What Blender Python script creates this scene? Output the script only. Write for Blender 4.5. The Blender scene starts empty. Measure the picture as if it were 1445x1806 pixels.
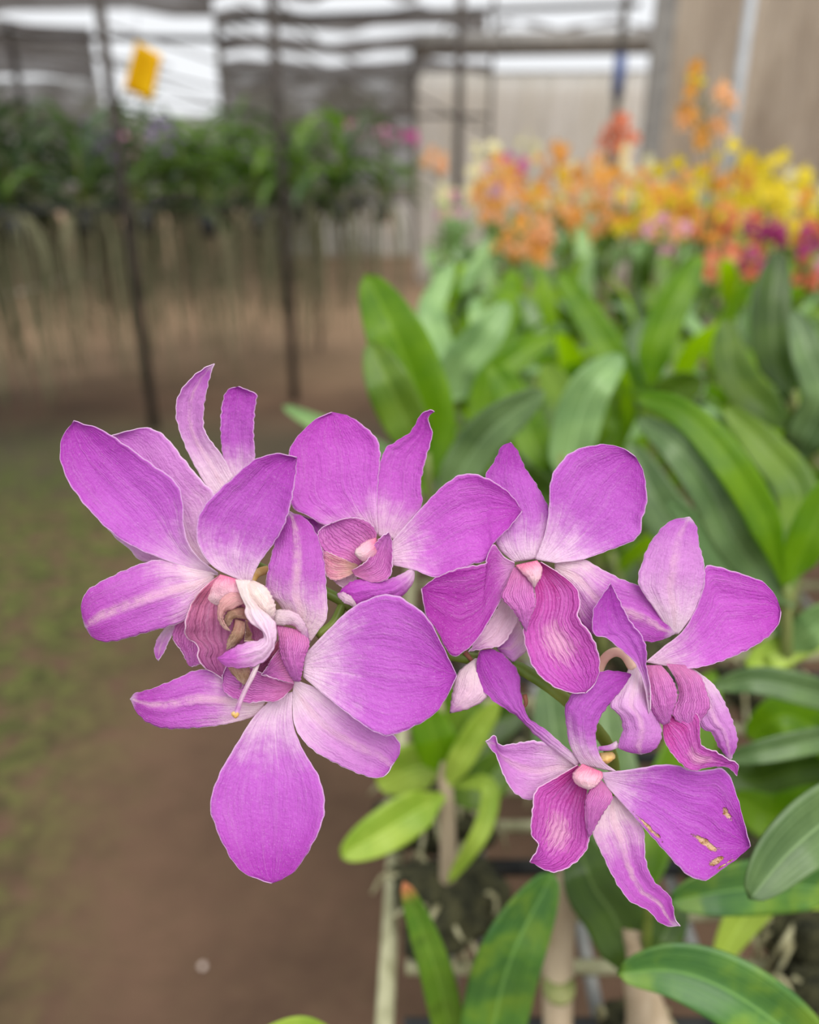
import bpy, math, random
from mathutils import Vector, Matrix
random.seed(7)
scn = bpy.context.scene
COL = scn.collection
R = math.radians

# ------------------------------------------------------------------ camera
F = 1400.0                       # focal length in pixels of the 1445 x 1806 frame
PITCH = R(23)
CAM = Vector((0, 0, 1.35))
FWD = Vector((0, math.cos(PITCH), -math.sin(PITCH)))
UP = Vector((0, math.sin(PITCH), math.cos(PITCH)))
RT = Vector((1, 0, 0))
FD = 0.25                        # distance of the flowers in focus
cam = bpy.data.cameras.new('camera'); camo = bpy.data.objects.new('camera', cam); COL.objects.link(camo)
camo.location = CAM; camo.rotation_euler = (math.pi/2 - PITCH, 0, 0)
cam.sensor_fit = 'HORIZONTAL'; cam.sensor_width = 36; cam.lens = F/1445*36
cam.clip_start = 0.02; cam.clip_end = 200
cam.dof.use_dof = True; cam.dof.focus_distance = FD; cam.dof.aperture_fstop = 6.6
scn.camera = camo

# ------------------------------------------------------------------ light
world = bpy.data.worlds.new('world'); scn.world = world; world.use_nodes = True
bg = world.node_tree.nodes['Background']
bg.inputs[0].default_value = (0.95, 0.97, 1.0, 1); bg.inputs[1].default_value = 0.78
sun = bpy.data.lights.new('sun', 'SUN'); sun.energy = 2.5; sun.angle = R(50); sun.color = (1, .97, .92)
suno = bpy.data.objects.new('sun', sun); COL.objects.link(suno)
suno.rotation_euler = (R(30), R(16), 0); suno.location = (0, 2, 6)
scn.view_settings.view_transform = 'Standard'; scn.view_settings.look = 'None'
scn.view_settings.exposure = 0.38; scn.view_settings.gamma = 1

# ------------------------------------------------------------------ geometry helpers
def ray(x, y):
    return FWD + RT*((x-722.5)/F) + UP*((903-y)/F)
def P(x, y, d):                  # point at depth d
    return CAM + ray(x, y)*d
def W(x, y, Y):                  # point at world distance Y
    r = ray(x, y); return CAM + r*(Y/r.y)
def G(x, y, z=0):                # point on the horizontal plane z
    r = ray(x, y); return CAM + r*((z-CAM.z)/r.z)

def lin(c):
    return tuple((v/255/12.92 if v/255 <= .04045 else ((v/255+.055)/1.055)**2.4) for v in c) + (1,)

def tag(o, label=None, cat=None, group=None, kind=None):
    if label: o['label'] = label
    if cat: o['category'] = cat
    if group: o['group'] = group
    if kind: o['kind'] = kind
    return o
def empty(name, loc, label=None, cat=None, group=None, parent=None):
    o = bpy.data.objects.new(name, None); COL.objects.link(o); o.empty_display_size = .02
    o.location = Vector(loc) - (wloc(parent) if parent else Vector()); o.parent = parent
    return tag(o, label, cat, group)
def wloc(o):
    v = Vector()
    while o is not None:
        v += o.location; o = o.parent
    return v
def mk(name, V, Fc, mat, parent=None, uv=None, smooth=True, solid=0, cols=None):
    off = wloc(parent) if parent else Vector()
    c = sum((Vector(v) for v in V), Vector())/len(V) if V else Vector()
    me = bpy.data.meshes.new(name)
    me.from_pydata([tuple(Vector(v)-c) for v in V], [], Fc)
    if uv:
        l = me.uv_layers.new(name='UVMap')
        for p in me.polygons:
            for li, vi in zip(p.loop_indices, p.vertices): l.data[li].uv = uv[vi]
    if smooth:
        for p in me.polygons: p.use_smooth = True
    me.materials.append(mat)
    o = bpy.data.objects.new(name, me); COL.objects.link(o)
    o.parent = parent; o.location = c - off
    if solid:
        m = o.modifiers.new('solid', 'SOLIDIFY'); m.thickness = solid; m.offset = 0
    return o
def cr(pts, t):                  # catmull-rom, t in 0..n-1
    n = len(pts); i = min(int(t), n-2); f = t-i
    p1, p2 = pts[i], pts[i+1]
    p0 = pts[i-1] if i > 0 else p1*2-p2
    p3 = pts[i+2] if i+2 < n else p2*2-p1
    return .5*((2*p1) + (p2-p0)*f + (2*p0-5*p1+4*p2-p3)*f*f + (3*p1-p0-3*p2+p3)*f**3)
def resample(pts, n):
    pts = [Vector(p) for p in pts]
    K = (len(pts)-1)*12
    dense = [cr(pts, i/12) for i in range(K+1)]
    acc = [0]
    for a, b in zip(dense, dense[1:]): acc.append(acc[-1]+(b-a).length)
    T = acc[-1] or 1e-9; out = []; j = 0
    for k in range(n):
        s = T*k/(n-1)
        while j < len(acc)-2 and acc[j+1] < s: j += 1
        f = (s-acc[j])/max(acc[j+1]-acc[j], 1e-12)
        out.append(dense[j].lerp(dense[j+1], min(max(f, 0), 1)))
    return out
def lerp_list(L, u):
    if not isinstance(L, (list, tuple)): return L
    t = u*(len(L)-1); i = min(int(t), len(L)-2); f = t-i
    f = f*f*(3-2*f)*.4+f*.6
    return L[i]*(1-f)+L[i+1]*f
def grid_faces(nr, nc):
    return [(i*nc+j, i*nc+j+1, (i+1)*nc+j+1, (i+1)*nc+j) for i in range(nr-1) for j in range(nc-1)]
def clean(V, Fc):                # faces with coincident corners at a tip become triangles
    out = []
    for f in Fc:
        g = []
        for i in f:
            if not g or (V[g[-1]]-V[i]).length > 1e-7: g.append(i)
        if len(g) > 1 and (V[g[0]]-V[g[-1]]).length <= 1e-7: g.pop()
        if len(g) > 2: out.append(tuple(g))
    return out
def tube_data(pts, rad, ns=10, n=None):
    pts = [Vector(p) for p in pts]
    if n: 
        rr = rad if isinstance(rad, (list, tuple)) else [rad]
        pts = resample(pts, n)
        rad = [lerp_list(rr, i/(n-1)) if len(rr) > 1 else rr[0] for i in range(n)]
    if not isinstance(rad, (list, tuple)): rad = [rad]*len(pts)
    V = []; Fc = []
    t0 = (pts[1]-pts[0]).normalized()
    a = t0.orthogonal().normalized()
    for i, p in enumerate(pts):
        t = (pts[min(i+1, len(pts)-1)]-pts[max(i-1, 0)]).normalized()
        a = (a - t*a.dot(t)).normalized(); b = t.cross(a)
        for k in range(ns):
            w = 2*math.pi*k/ns
            V.append(p + (a*math.cos(w)+b*math.sin(w))*rad[i])
    for i in range(len(pts)-1):
        for k in range(ns):
            Fc.append((i*ns+k, i*ns+(k+1) % ns, (i+1)*ns+(k+1) % ns, (i+1)*ns+k))
    Fc.append(tuple(range(ns))[::-1]); Fc.append(tuple(range((len(pts)-1)*ns, len(pts)*ns)))
    uv = [(i/ max(len(pts)-1, 1), k/ns) for i in range(len(pts)) for k in range(ns)]
    return V, Fc, uv
def tube(name, pts, rad, mat, parent=None, ns=10, n=None):
    V, Fc, uv = tube_data(pts, rad, ns, n)
    return mk(name, V, Fc, mat, parent, uv)
def join(parts):
    V = []; Fc = []; U = []
    for v, f, u in parts:
        b = len(V); V += v; Fc += [tuple(i+b for i in q) for q in f]; U += u
    return V, Fc, U
def box_data(a, b):
    x0, y0, z0 = a; x1, y1, z1 = b
    V = [Vector(p) for p in ((x0,y0,z0),(x1,y0,z0),(x1,y1,z0),(x0,y1,z0),(x0,y0,z1),(x1,y0,z1),(x1,y1,z1),(x0,y1,z1))]
    Fc = [(0,3,2,1),(4,5,6,7),(0,1,5,4),(1,2,6,5),(2,3,7,6),(3,0,4,7)]
    return V, Fc, [(0,0)]*8
def box(name, a, b, mat, parent=None):
    V, Fc, u = box_data(a, b)
    o = mk(name, V, Fc, mat, parent, smooth=False)
    m = o.modifiers.new('bevel', 'BEVEL'); m.width = .004; m.segments = 2
    return o
def blob(name, c, r, mat, parent=None, sx=1, sy=1, sz=1, bump=.15, seed=0, nr=14, nc=20):
    rnd = random.Random(seed); ph = [rnd.uniform(0, 6.3) for _ in range(6)]
    V = []; c = Vector(c)
    for i in range(nr+1):
        th = math.pi*i/nr
        for k in range(nc):
            a = 2*math.pi*k/nc
            q = r*(1+bump*(math.sin(3*a+ph[0]+2*th)+.6*math.sin(7*a+ph[1])*math.sin(5*th+ph[2])+.5*math.sin(9*th+ph[3]+4*a))*math.sin(th))
            V.append(c+Vector((q*sx*math.sin(th)*math.cos(a), q*sy*math.sin(th)*math.sin(a), q*sz*math.cos(th))))
    Fc = [(i*nc+k, i*nc+(k+1) % nc, (i+1)*nc+(k+1) % nc, (i+1)*nc+k) for i in range(nr) for k in range(nc)]
    return mk(name, V, clean(V, Fc), mat, parent, [(i/nr, k/nc) for i in range(nr+1) for k in range(nc)])

# ------------------------------------------------------------------ materials
class NT:
    def __init__(s, name):
        s.m = bpy.data.materials.new(name); s.m.use_nodes = True
        s.t = s.m.node_tree; s.t.nodes.clear()
        s.out = s.n('ShaderNodeOutputMaterial')
    def n(s, typ, **k):
        nd = s.t.nodes.new(typ)
        for a, v in k.items(): setattr(nd, a, v)
        return nd
    def setin(s, sock, v):
        if isinstance(v, bpy.types.NodeSocket): s.t.links.new(v, sock)
        else: sock.default_value = v
    def math(s, op, a, b=0.0, c=0.0, clamp=False):
        nd = s.n('ShaderNodeMath', operation=op); nd.use_clamp = clamp
        s.setin(nd.inputs[0], a); s.setin(nd.inputs[1], b); s.setin(nd.inputs[2], c)
        return nd.outputs[0]
    def mix(s, f, a, b, mode='MIX'):
        nd = s.n('ShaderNodeMix', data_type='RGBA', blend_type=mode)
        s.setin(nd.inputs[0], f); s.setin(nd.inputs[6], a); s.setin(nd.inputs[7], b)
        return nd.outputs[2]
    def ramp(s, f, stops):
        nd = s.n('ShaderNodeValToRGB'); r = nd.color_ramp
        while len(r.elements) < len(stops): r.elements.new(.5)
        for e, (p, c) in zip(r.elements, stops):
            e.position = p; e.color = c if len(c) == 4 else tuple(c)+(1,)
        s.setin(nd.inputs[0], f); return nd.outputs[0]
    def smooth(s, x, a, b):
        nd = s.n('ShaderNodeMapRange', interpolation_type='SMOOTHSTEP')
        s.setin(nd.inputs[0], x); nd.inputs[1].default_value = a; nd.inputs[2].default_value = b
        return nd.outputs[0]
    def noise(s, vec, scale, detail=3, rough=.5):
        nd = s.n('ShaderNodeTexNoise'); s.t.links.new(vec, nd.inputs['Vector'])
        nd.inputs['Scale'].default_value = scale; nd.inputs['Detail'].default_value = detail
        nd.inputs['Roughness'].default_value = rough
        return nd.outputs[0]
    def uv(s):
        tc = s.n('ShaderNodeTexCoord'); sp = s.n('ShaderNodeSeparateXYZ'); s.t.links.new(tc.outputs['UV'], sp.inputs[0])
        return tc, sp.outputs[0], sp.outputs[1]
    def comb(s, x, y, z=0.0):
        nd = s.n('ShaderNodeCombineXYZ'); s.setin(nd.inputs[0], x); s.setin(nd.inputs[1], y); s.setin(nd.inputs[2], z)
        return nd.outputs[0]
    def bump(s, h, strength, dist):
        nd = s.n('ShaderNodeBump'); s.setin(nd.inputs['Height'], h)
        nd.inputs['Strength'].default_value = strength; nd.inputs['Distance'].default_value = dist
        return nd.outputs[0]
    def surf(s, col, rough=.5, trans=0, normal=None, spec=.5, alpha=None, tcol=None, metal=0, coat=0):
        b = s.n('ShaderNodeBsdfPrincipled'); s.setin(b.inputs['Base Color'], col)
        s.setin(b.inputs['Roughness'], rough); b.inputs['Specular IOR Level'].default_value = spec
        b.inputs['Metallic'].default_value = metal
        if normal is not None: s.t.links.new(normal, b.inputs['Normal'])
        sh = b.outputs[0]
        if trans:
            t = s.n('ShaderNodeBsdfTranslucent'); s.setin(t.inputs[0], tcol if tcol is not None else col)
            if normal is not None: s.t.links.new(normal, t.inputs['Normal'])
            mx = s.n('ShaderNodeMixShader'); mx.inputs[0].default_value = trans
            s.t.links.new(sh, mx.inputs[1]); s.t.links.new(t.outputs[0], mx.inputs[2]); sh = mx.outputs[0]
        if alpha is not None:
            tr = s.n('ShaderNodeBsdfTransparent'); mx = s.n('ShaderNodeMixShader')
            s.setin(mx.inputs[0], alpha)
            s.t.links.new(tr.outputs[0], mx.inputs[1]); s.t.links.new(sh, mx.inputs[2]); sh = mx.outputs[0]
        s.t.links.new(sh, s.out.inputs[0])
        return s.m

def petal_mat(name, base, mid, tip, b0=.02, b1=.42, midline=0, margin=.5, vein=.13, mottle=.42, trans=.38, pale=(236, 205, 232), patch=None, centre=0, spots=False, veindark=(135, 25, 125), ribs=0):
    s = NT(name); tc, u, v = s.uv()
    av = s.math('ABSOLUTE', s.math('MULTIPLY_ADD', v, 2.0, -1.0))
    streak = s.noise(s.comb(s.math('MULTIPLY', u, 2.2), s.math('MULTIPLY', v, 20.0)), 1.0, 2, .5)
    fine = s.noise(s.comb(s.math('MULTIPLY', u, 12.0), s.math('MULTIPLY', v, 60.0)), 1.0, 2, .6)
    cloud = s.noise(tc.outputs['Object'], 190, 5, .7)
    speck = s.noise(tc.outputs['Object'], 1900, 2, .6)
    uu = s.math('ADD', u, s.math('MULTIPLY_ADD', streak, .34, -.17))
    uu = s.math('ADD', uu, s.math('MULTIPLY_ADD', cloud, .34, -.17))
    if centre: uu = s.math('ADD', uu, s.math('MULTIPLY', s.math('MULTIPLY', av, av), centre))
    col = s.mix(s.smooth(uu, b0, b1), lin(base), lin(mid))
    col = s.mix(s.smooth(uu, b1, .95), col, lin(tip))
    # paler cells between the veins and fine speckle
    f = s.math('MULTIPLY', s.smooth(streak, .42, .78), vein)
    col = s.mix(f, col, lin(pale))
    f = s.math('MULTIPLY', s.smooth(fine, .48, .8), mottle*.6)
    col = s.mix(f, col, lin(veindark))
    f = s.math('MULTIPLY', s.smooth(speck, .55, .75), mottle*.45)
    col = s.mix(f, col, lin(pale))
    if midline:
        w = s.math('MULTIPLY', s.math('SUBTRACT', 1.0, s.smooth(av, .02, .26)), midline*.8)
        w = s.math('MULTIPLY', w, s.smooth(cloud, .25, .6))
        col = s.mix(w, col, lin((240, 204, 214)))
    if margin:
        w = s.math('MAXIMUM', s.smooth(av, .965, 1.0), s.smooth(u, .9 if midline else .985, 1.0))
        col = s.mix(s.math('MULTIPLY', w, margin), col, lin((246, 224, 242)))
    if patch:
        du = s.math('DIVIDE', s.math('SUBTRACT', u, patch[0]), .13); dv = s.math('DIVIDE', s.math('SUBTRACT', v, .5), .2)
        dd = s.math('SQRT', s.math('ADD', s.math('MULTIPLY', du, du), s.math('MULTIPLY', dv, dv)))
        dd = s.math('ADD', dd, s.math('MULTIPLY_ADD', fine, 3.6, -1.8))
        col = s.mix(s.math('MULTIPLY', s.math('SUBTRACT', 1.0, s.smooth(dd, .2, 1.5)), .8), col, lin(patch[1]))
    h = s.math('ADD', s.math('MULTIPLY', streak, .9), s.math('ADD', s.math('MULTIPLY', fine, .45), s.math('MULTIPLY', speck, .22)))
    if ribs:       # raised darker veins running to the edge
        w = s.math('SINE', s.math('ADD', s.math('MULTIPLY', v, ribs), s.math('MULTIPLY', s.noise(s.comb(s.math('MULTIPLY', u, 3.0), s.math('MULTIPLY', v, 4.0)), 1.0, 3, .6), 11.0)))
        w = s.smooth(w, .45, 1.0)
        col = s.mix(s.math('MULTIPLY', w, .24), col, lin(veindark)); h = s.math('ADD', h, s.math('MULTIPLY', w, -.35))
    if spots:      # dry insect scars
        nz = s.noise(tc.outputs['Object'], 420, 3, .7)
        tot = None
        for (pu, pv, ru, rv) in ((.73, .28, .055, .045), (.66, .66, .09, .032), (.75, .8, .05, .05), (.83, .93, .06, .025), (.3,.93,.1,.03)):
            du = s.math('DIVIDE', s.math('SUBTRACT', u, pu), ru); dv = s.math('DIVIDE', s.math('SUBTRACT', v, pv), rv)
            dd = s.math('ADD', s.math('ADD', s.math('MULTIPLY', du, du), s.math('MULTIPLY', dv, dv)), s.math('MULTIPLY_ADD', nz, 5.0, -2.5))
            w = s.math('SUBTRACT', 1.0, s.smooth(dd, .3, 1.1))
            tot = w if tot is None else s.math('MAXIMUM', tot, w)
        sc = s.ramp(nz, [(.36, lin((150, 95, 50))), (.5, lin((228, 190, 150))), (.62, lin((240, 205, 190)))])
        col = s.mix(tot, col, sc); h = s.math('ADD', h, s.math('MULTIPLY', tot, -1.2))
    h = s.math('ADD', h, s.math('MULTIPLY', s.noise(tc.outputs['Object'], 620, 3, .6), .9))
    nrm = s.bump(h, .8, .0006)
    return s.surf(col, .5, trans, nrm, .35)

MAG = (192, 62, 188); MAG2 = (196, 88, 200); DEEP = (183, 50, 176); PALE = (235, 190, 228)
M = {}
M['petal'] = petal_mat('petal_magenta', (246, 216, 238), (200, 98, 206), (182, 58, 186), .0, .42)
M['petal_lit'] = petal_mat('petal_magenta_lit', (248, 214, 238), (208, 98, 210), (194, 62, 194), -.02, .36)  # brighter copy of the magenta petal, backlight put into its colour
M['petal_deep'] = petal_mat('petal_deep_magenta', (234, 170, 222), (186, 64, 180), (178, 44, 172), -.05, .3)
M['petal_spots'] = petal_mat('petal_scarred', (236, 196, 230), (196, 92, 204), (180, 56, 186), .0, .32, spots=True)
M['sepal'] = petal_mat('sepal_pale_rib', (248, 222, 232), (202, 102, 204), (186, 68, 186), .05, .5, midline=.75, margin=.7)
M['sepal_pale'] = petal_mat('sepal_soft_pink', (248, 222, 238), (216, 142, 216), (198, 98, 202), .0, .6, midline=.5, margin=.8)
M['sepal_white'] = petal_mat('sepal_near_white', (246, 226, 228), (236, 196, 222), (214, 140, 208), .0, .7, midline=.3, margin=.5, trans=.3)
M['lip'] = petal_mat('lip_veined', (200, 50, 150), (208, 92, 190), (200, 80, 194), .0, .4, midline=0, margin=.7, vein=.4, mottle=1.2, pale=(232, 150, 220), patch=(.56, (232, 176, 206)), veindark=(158, 34, 140), ribs=75)
M['lip_plain'] = petal_mat('lip_side_lobe', (230, 136, 196), (218, 120, 202), (216, 122, 210), .0, .5, margin=.7, vein=.55, mottle=.9, pale=(236, 168, 218), ribs=85)
M['lip_old'] = petal_mat('lip_fading', (232, 140, 172), (190, 108, 156), (188, 98, 172), .0, .45, margin=.6, vein=.5, mottle=1.0, pale=(206, 150, 180), veindark=(112, 36, 84), ribs=60)
M['lip_yellow'] = petal_mat('lip_cream_striped', (246, 200, 180), (236, 160, 190), (206, 80, 200), .0, .6, margin=.7, vein=.8, mottle=.8, pale=(248, 224, 200), veindark=(200, 70, 110), ribs=60)
M['column'] = petal_mat('column_pink_white', (232, 120, 160), (240, 180, 198), (246, 214, 218), .0, .4, margin=0, vein=.2, mottle=.2, trans=.15)
M['cream'] = petal_mat('cream_white', (248, 230, 226), (236, 200, 226), (202, 84, 198), .1, .5, margin=.4, vein=.2, mottle=.2, trans=.25)
M['bulge'] = petal_mat('cream_bulge', (248, 224, 214), (246, 224, 220), (238, 206, 220), .0, .8, margin=.4, vein=.3, mottle=.5, trans=.2, veindark=(214, 170, 120))
M['withered'] = petal_mat('withered_tan', (196, 140, 132), (150, 112, 88), (206, 172, 150), .0, .5, margin=.3, vein=.7, mottle=1.0, trans=.1, pale=(206, 178, 150), veindark=(84, 34, 34))
M['withered_pink'] = petal_mat('withered_pink', (224, 164, 170), (206, 146, 146), (222, 180, 168), .0, .5, margin=.5, vein=.6, mottle=.6, trans=.15, pale=(226, 186, 178), veindark=(130, 60, 70))

def plain(name, c1, c2=None, scale=20, rough=.6, trans=0, spec=.4, bump=0, metal=0, alpha=None, coords='Object', stretch=None):
    s = NT(name); tc = s.n('ShaderNodeTexCoord'); vec = tc.outputs[coords]
    if stretch:
        mp = s.n('ShaderNodeMapping'); mp.inputs['Scale'].default_value = stretch; s.t.links.new(vec, mp.inputs[0]); vec = mp.outputs[0]
    nz = s.noise(vec, scale, 4, .6)
    col = s.mix(s.smooth(nz, .32, .68), lin(c1), lin(c2 or c1))
    nrm = s.bump(nz, bump, 1.5/scale) if bump else None
    return s.surf(col, rough, trans, nrm, spec, alpha, metal=metal)

def leaf_mat(name, c1, c2, trans=.35, rough=.38, tip=None, blotch=None, tcol=None):
    s = NT(name); tc, u, v = s.uv()
    av = s.math('ABSOLUTE', s.math('MULTIPLY_ADD', v, 2.0, -1.0))
    nz = s.noise(tc.outputs['Object'], 22, 4, .6)
    vv = s.noise(s.comb(s.math('MULTIPLY', u, .8), s.math('MULTIPLY', v, 26.0)), 1.0, 2, .5)
    col = s.mix(s.smooth(nz, .35, .65), lin(c1), lin(c2))
    col = s.mix(s.math('MULTIPLY', s.smooth(vv, .45, .7), .22), col, lin(tuple(min(255, x+38) for x in c2)))
    if blotch: col = s.mix(s.math('MULTIPLY', s.smooth(s.noise(tc.outputs['Object'], 45, 3, .5), .45, .7), .6), col, lin(blotch))
    col = s.mix(s.math('MULTIPLY', s.math('SUBTRACT', 1.0, s.smooth(av, .0, .07)), .5), col, lin(tuple(min(255, x+50) for x in c2)))
    if tip: col = s.mix(s.smooth(u, .9, .985), col, lin(tip))
    return s.surf(col, rough, trans, s.bump(vv, .3, .002), .5, tcol=lin(tcol) if tcol else None)
LM = {
 'b': leaf_mat('leaf_bright', (84, 124, 2), (122, 158, 4), .55, .42, tcol=(160, 208, 0)),
 'm': leaf_mat('leaf_mid', (76, 110, 14), (106, 136, 26), .35, .4, tcol=(120, 175, 20)),
 'd': leaf_mat('leaf_dark', (46, 72, 8), (66, 94, 12), .3, .4, tcol=(84, 140, 10)),
 'u': leaf_mat('leaf_dull', (70, 98, 50), (98, 126, 70), .18, .36),
 'p': leaf_mat('leaf_pale', (112, 150, 88), (142, 178, 108), .3, .42),
 'y': leaf_mat('leaf_yellow_green', (140, 176, 44), (178, 202, 78), .35, .45),
 'v': leaf_mat('leaf_variegated', (62, 108, 48), (92, 140, 50), .25, .38, blotch=(128, 156, 44)),
 't': leaf_mat('leaf_tipped', (84, 128, 30), (116, 152, 38), .3, .4, tip=(206, 130, 84), blotch=(52, 88, 20)),
 'k': leaf_mat('leaf_strap_dark', (34, 60, 18), (56, 86, 30), .22, .42),
 'l': leaf_mat('leaf_strap_green', (68, 98, 30), (98, 130, 52), .3, .42),
}
M['stem'] = plain('stem_green', (92, 118, 34), (128, 146, 56), 60, .45, .1)
M['stem_dark'] = plain('stem_olive', (70, 88, 30), (104, 104, 40), 40, .5)
M['pedicel'] = plain('pedicel_peach', (226, 176, 160), (238, 204, 178), 90, .45, .2)
M['bract'] = plain('bract_cream', (224, 190, 130), (206, 160, 84), 220, .6, .1)
M['twig'] = plain('dry_bract', (150, 96, 74), (120, 70, 52), 120, .7)
M['cane'] = plain('cane_tan', (160, 140, 112), (190, 172, 146), 30, .6, stretch=(1, 1, .25))
M['cane_green'] = plain('cane_green', (108, 122, 60), (150, 152, 96), 30, .6, stretch=(1, 1, .25))
M['fibre'] = plain('fibre_moss', (30, 32, 16), (78, 76, 48), 60, .9, bump=.8)
M['root'] = plain('orchid_root', (138, 132, 96), (176, 172, 136), 60, .7)
M['root_grey'] = plain('hanging_root', (92, 92, 66), (128, 126, 96), 30, .8)
M['rail'] = plain('bench_rail_weathered', (150, 148, 112), (186, 184, 148), 35, .7, bump=.3)
M['pipe_dark'] = plain('black_pipe', (34, 36, 38), (60, 60, 58), 30, .45)
M['pipe_grey'] = plain('grey_pipe', (118, 120, 118), (150, 150, 146), 30, .5)
M['post'] = plain('dark_post', (52, 46, 42), (74, 66, 60), 12, .7)
M['post_grey'] = plain('grey_post', (112, 108, 104), (138, 134, 128), 12, .6)
M['post_light'] = plain('light_steel_post', (158, 162, 166), (182, 186, 190), 12, .5)
M['post_blue'] = plain('blue_post', (50, 68, 118), (66, 86, 136), 12, .5)
M['wire'] = plain('wire', (70, 66, 62), (90, 86, 80), 12, .6)
M['yellow'] = plain('yellow_card', (248, 196, 0), (252, 212, 14), 30, .5, .35)
M['white_pipe'] = plain('white_pipe', (196, 186, 170), (214, 206, 190), 30, .5)
M['pebble'] = plain('pale_pebble', (196, 176, 164), (222, 206, 196), 60, .6)
M['wallwhite'] = plain('whitewashed_block', (226, 224, 218), (240, 238, 232), 3, .8)
M['plastic'] = plain('cream_sheeting', (244, 241, 234), (252, 250, 246), 1.2, .5, .88, stretch=(6, 1, .5))
M['plastic_dim'] = plain('grey_sheeting', (158, 148, 134), (180, 170, 156), 1.0, .5, .25, stretch=(5, 1, .4))
M['beige'] = plain('beige_sheeting', (188, 174, 158), (216, 204, 188), .9, .6, .62, bump=.3, stretch=(3, 1, .5))
M['bark'] = plain('bark', (70, 60, 48), (96, 84, 66), 6, .9)
M['tree'] = plain('tree_foliage', (70, 100, 50), (130, 158, 96), 2.5, .8, .3, bump=1)
FLC = {'orange': ((220, 146, 44), (238, 184, 96)), 'yellow': ((226, 200, 12), (238, 222, 60)), 'cream': ((232, 222, 160), (246, 242, 208)),
       'magenta': ((156, 36, 104), (190, 76, 140)), 'red': ((212, 108, 62), (232, 150, 116)), 'pink': ((226, 150, 190), (240, 196, 216)),
       'purple': ((128, 96, 158), (160, 130, 190)), 'peach': ((232, 164, 104), (244, 196, 150)), 'hot': ((196, 60, 150), (220, 100, 180))}
for k, (a, b) in FLC.items(): M['f_'+k] = plain('bloom_'+k, a, b, 60, .5, .4)

# ------------------------------------------------------------------ the setting
def soil():
    s = NT('soil'); tc = s.n('ShaderNodeTexCoord'); o = tc.outputs['Object']
    sp = s.n('ShaderNodeSeparateXYZ'); s.t.links.new(o, sp.inputs[0])
    n1 = s.noise(o, 2.2, 5, .6); n2 = s.noise(o, 30, 4, .6); n3 = s.noise(o, 9, 4, .65)
    col = s.mix(s.smooth(n1, .35, .65), lin((80, 61, 48)), lin((100, 77, 61)))
    col = s.mix(s.math('MULTIPLY', s.smooth(n2, .4, .7), .4), col, lin((92, 74, 56)))
    # moss grows in a band beside the left bench
    d = s.math('ADD', sp.outputs[0], s.math('MULTIPLY', sp.outputs[1], .10))
    d = s.math('ADD', d, s.math('MULTIPLY_ADD', n3, .5, -.25))
    msk = s.math('SUBTRACT', 1.0, s.smooth(d, -.9, -.38))
    lim = s.math('SUBTRACT', 1.0, s.smooth(sp.outputs[1], 3.2, 5))
    msk = s.math('MULTIPLY', msk, lim)
    msk = s.math('MULTIPLY', msk, s.smooth(n3, .32, .6))
    moss = s.mix(s.smooth(n2, .4, .6), lin((50, 60, 24)), lin((86, 98, 42)))
    damp = s.math('MULTIPLY', s.smooth(sp.outputs[1], 3.0, 3.7), s.math('SUBTRACT', 1.0, s.smooth(sp.outputs[1], 4.1, 5.0)))
    col = s.mix(s.math('MULTIPLY', damp, .7), col, lin((66, 64, 50)))
    col = s.mix(s.math('MULTIPLY', s.smooth(sp.outputs[1], 4.8, 6.2), .75), col, lin((150, 124, 98)))  # dry earth, its colour also lightened to offset shade from roof and strap plants
    col = s.mix(s.math('MULTIPLY', msk, .8), col, moss)
    return s.surf(col, .85, 0, s.bump(n2, .4, .02), .2)
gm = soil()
N = 40
V = []; 
for i in range(N+1):
    for j in range(N+1):
        x = (-16+32*i/N)*(1 if 0 < i < N else 5); y = -2+34*j/N if j < N else 140
        V.append(Vector((x, y, .012*math.sin(x*2.1+y)*math.sin(y*1.7)-.012)))
me = bpy.data.meshes.new('floor'); me.from_pydata([tuple(v) for v in V], [], [(i*(N+1)+j, (i+1)*(N+1)+j, (i+1)*(N+1)+j+1, i*(N+1)+j+1) for i in range(N) for j in range(N)])
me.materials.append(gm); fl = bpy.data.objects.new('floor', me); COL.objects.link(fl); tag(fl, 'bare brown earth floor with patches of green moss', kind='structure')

def sheet(name, pts, mat, nx=24, nz=8, wave=.03, kind='structure', label=None, parent=None):
    a, b, c, d = [Vector(p) for p in pts]      # lower left, lower right, upper right, upper left
    nrm = (b-a).cross(d-a).normalized(); V = []; uv = []
    for i in range(nz+1):
        for j in range(nx+1):
            u = j/nx; w = i/nz
            p = a.lerp(b, u).lerp(d.lerp(c, u), w)
            p += nrm*wave*(math.sin(u*nx*.9)+.5*math.sin(u*nx*2.3+w*4))
            V.append(p); uv.append((u, w))
    o = mk(name, V, grid_faces(nz+1, nx+1), mat, parent, uv, solid=.004)
    if kind: o['kind'] = kind
    if label: o['label'] = label
    return o
def vpost(name, x, ybase, Y, ztop, rad, mat, label, cat='post', lean=0, group=None):
    b = W(x, ybase, Y); b.z = 0
    o = tube(name, [b-Vector((0,0,.05)), Vector((b.x+lean, b.y, ztop))], rad, mat, ns=12)
    return tag(o, label, cat, group)

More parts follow.
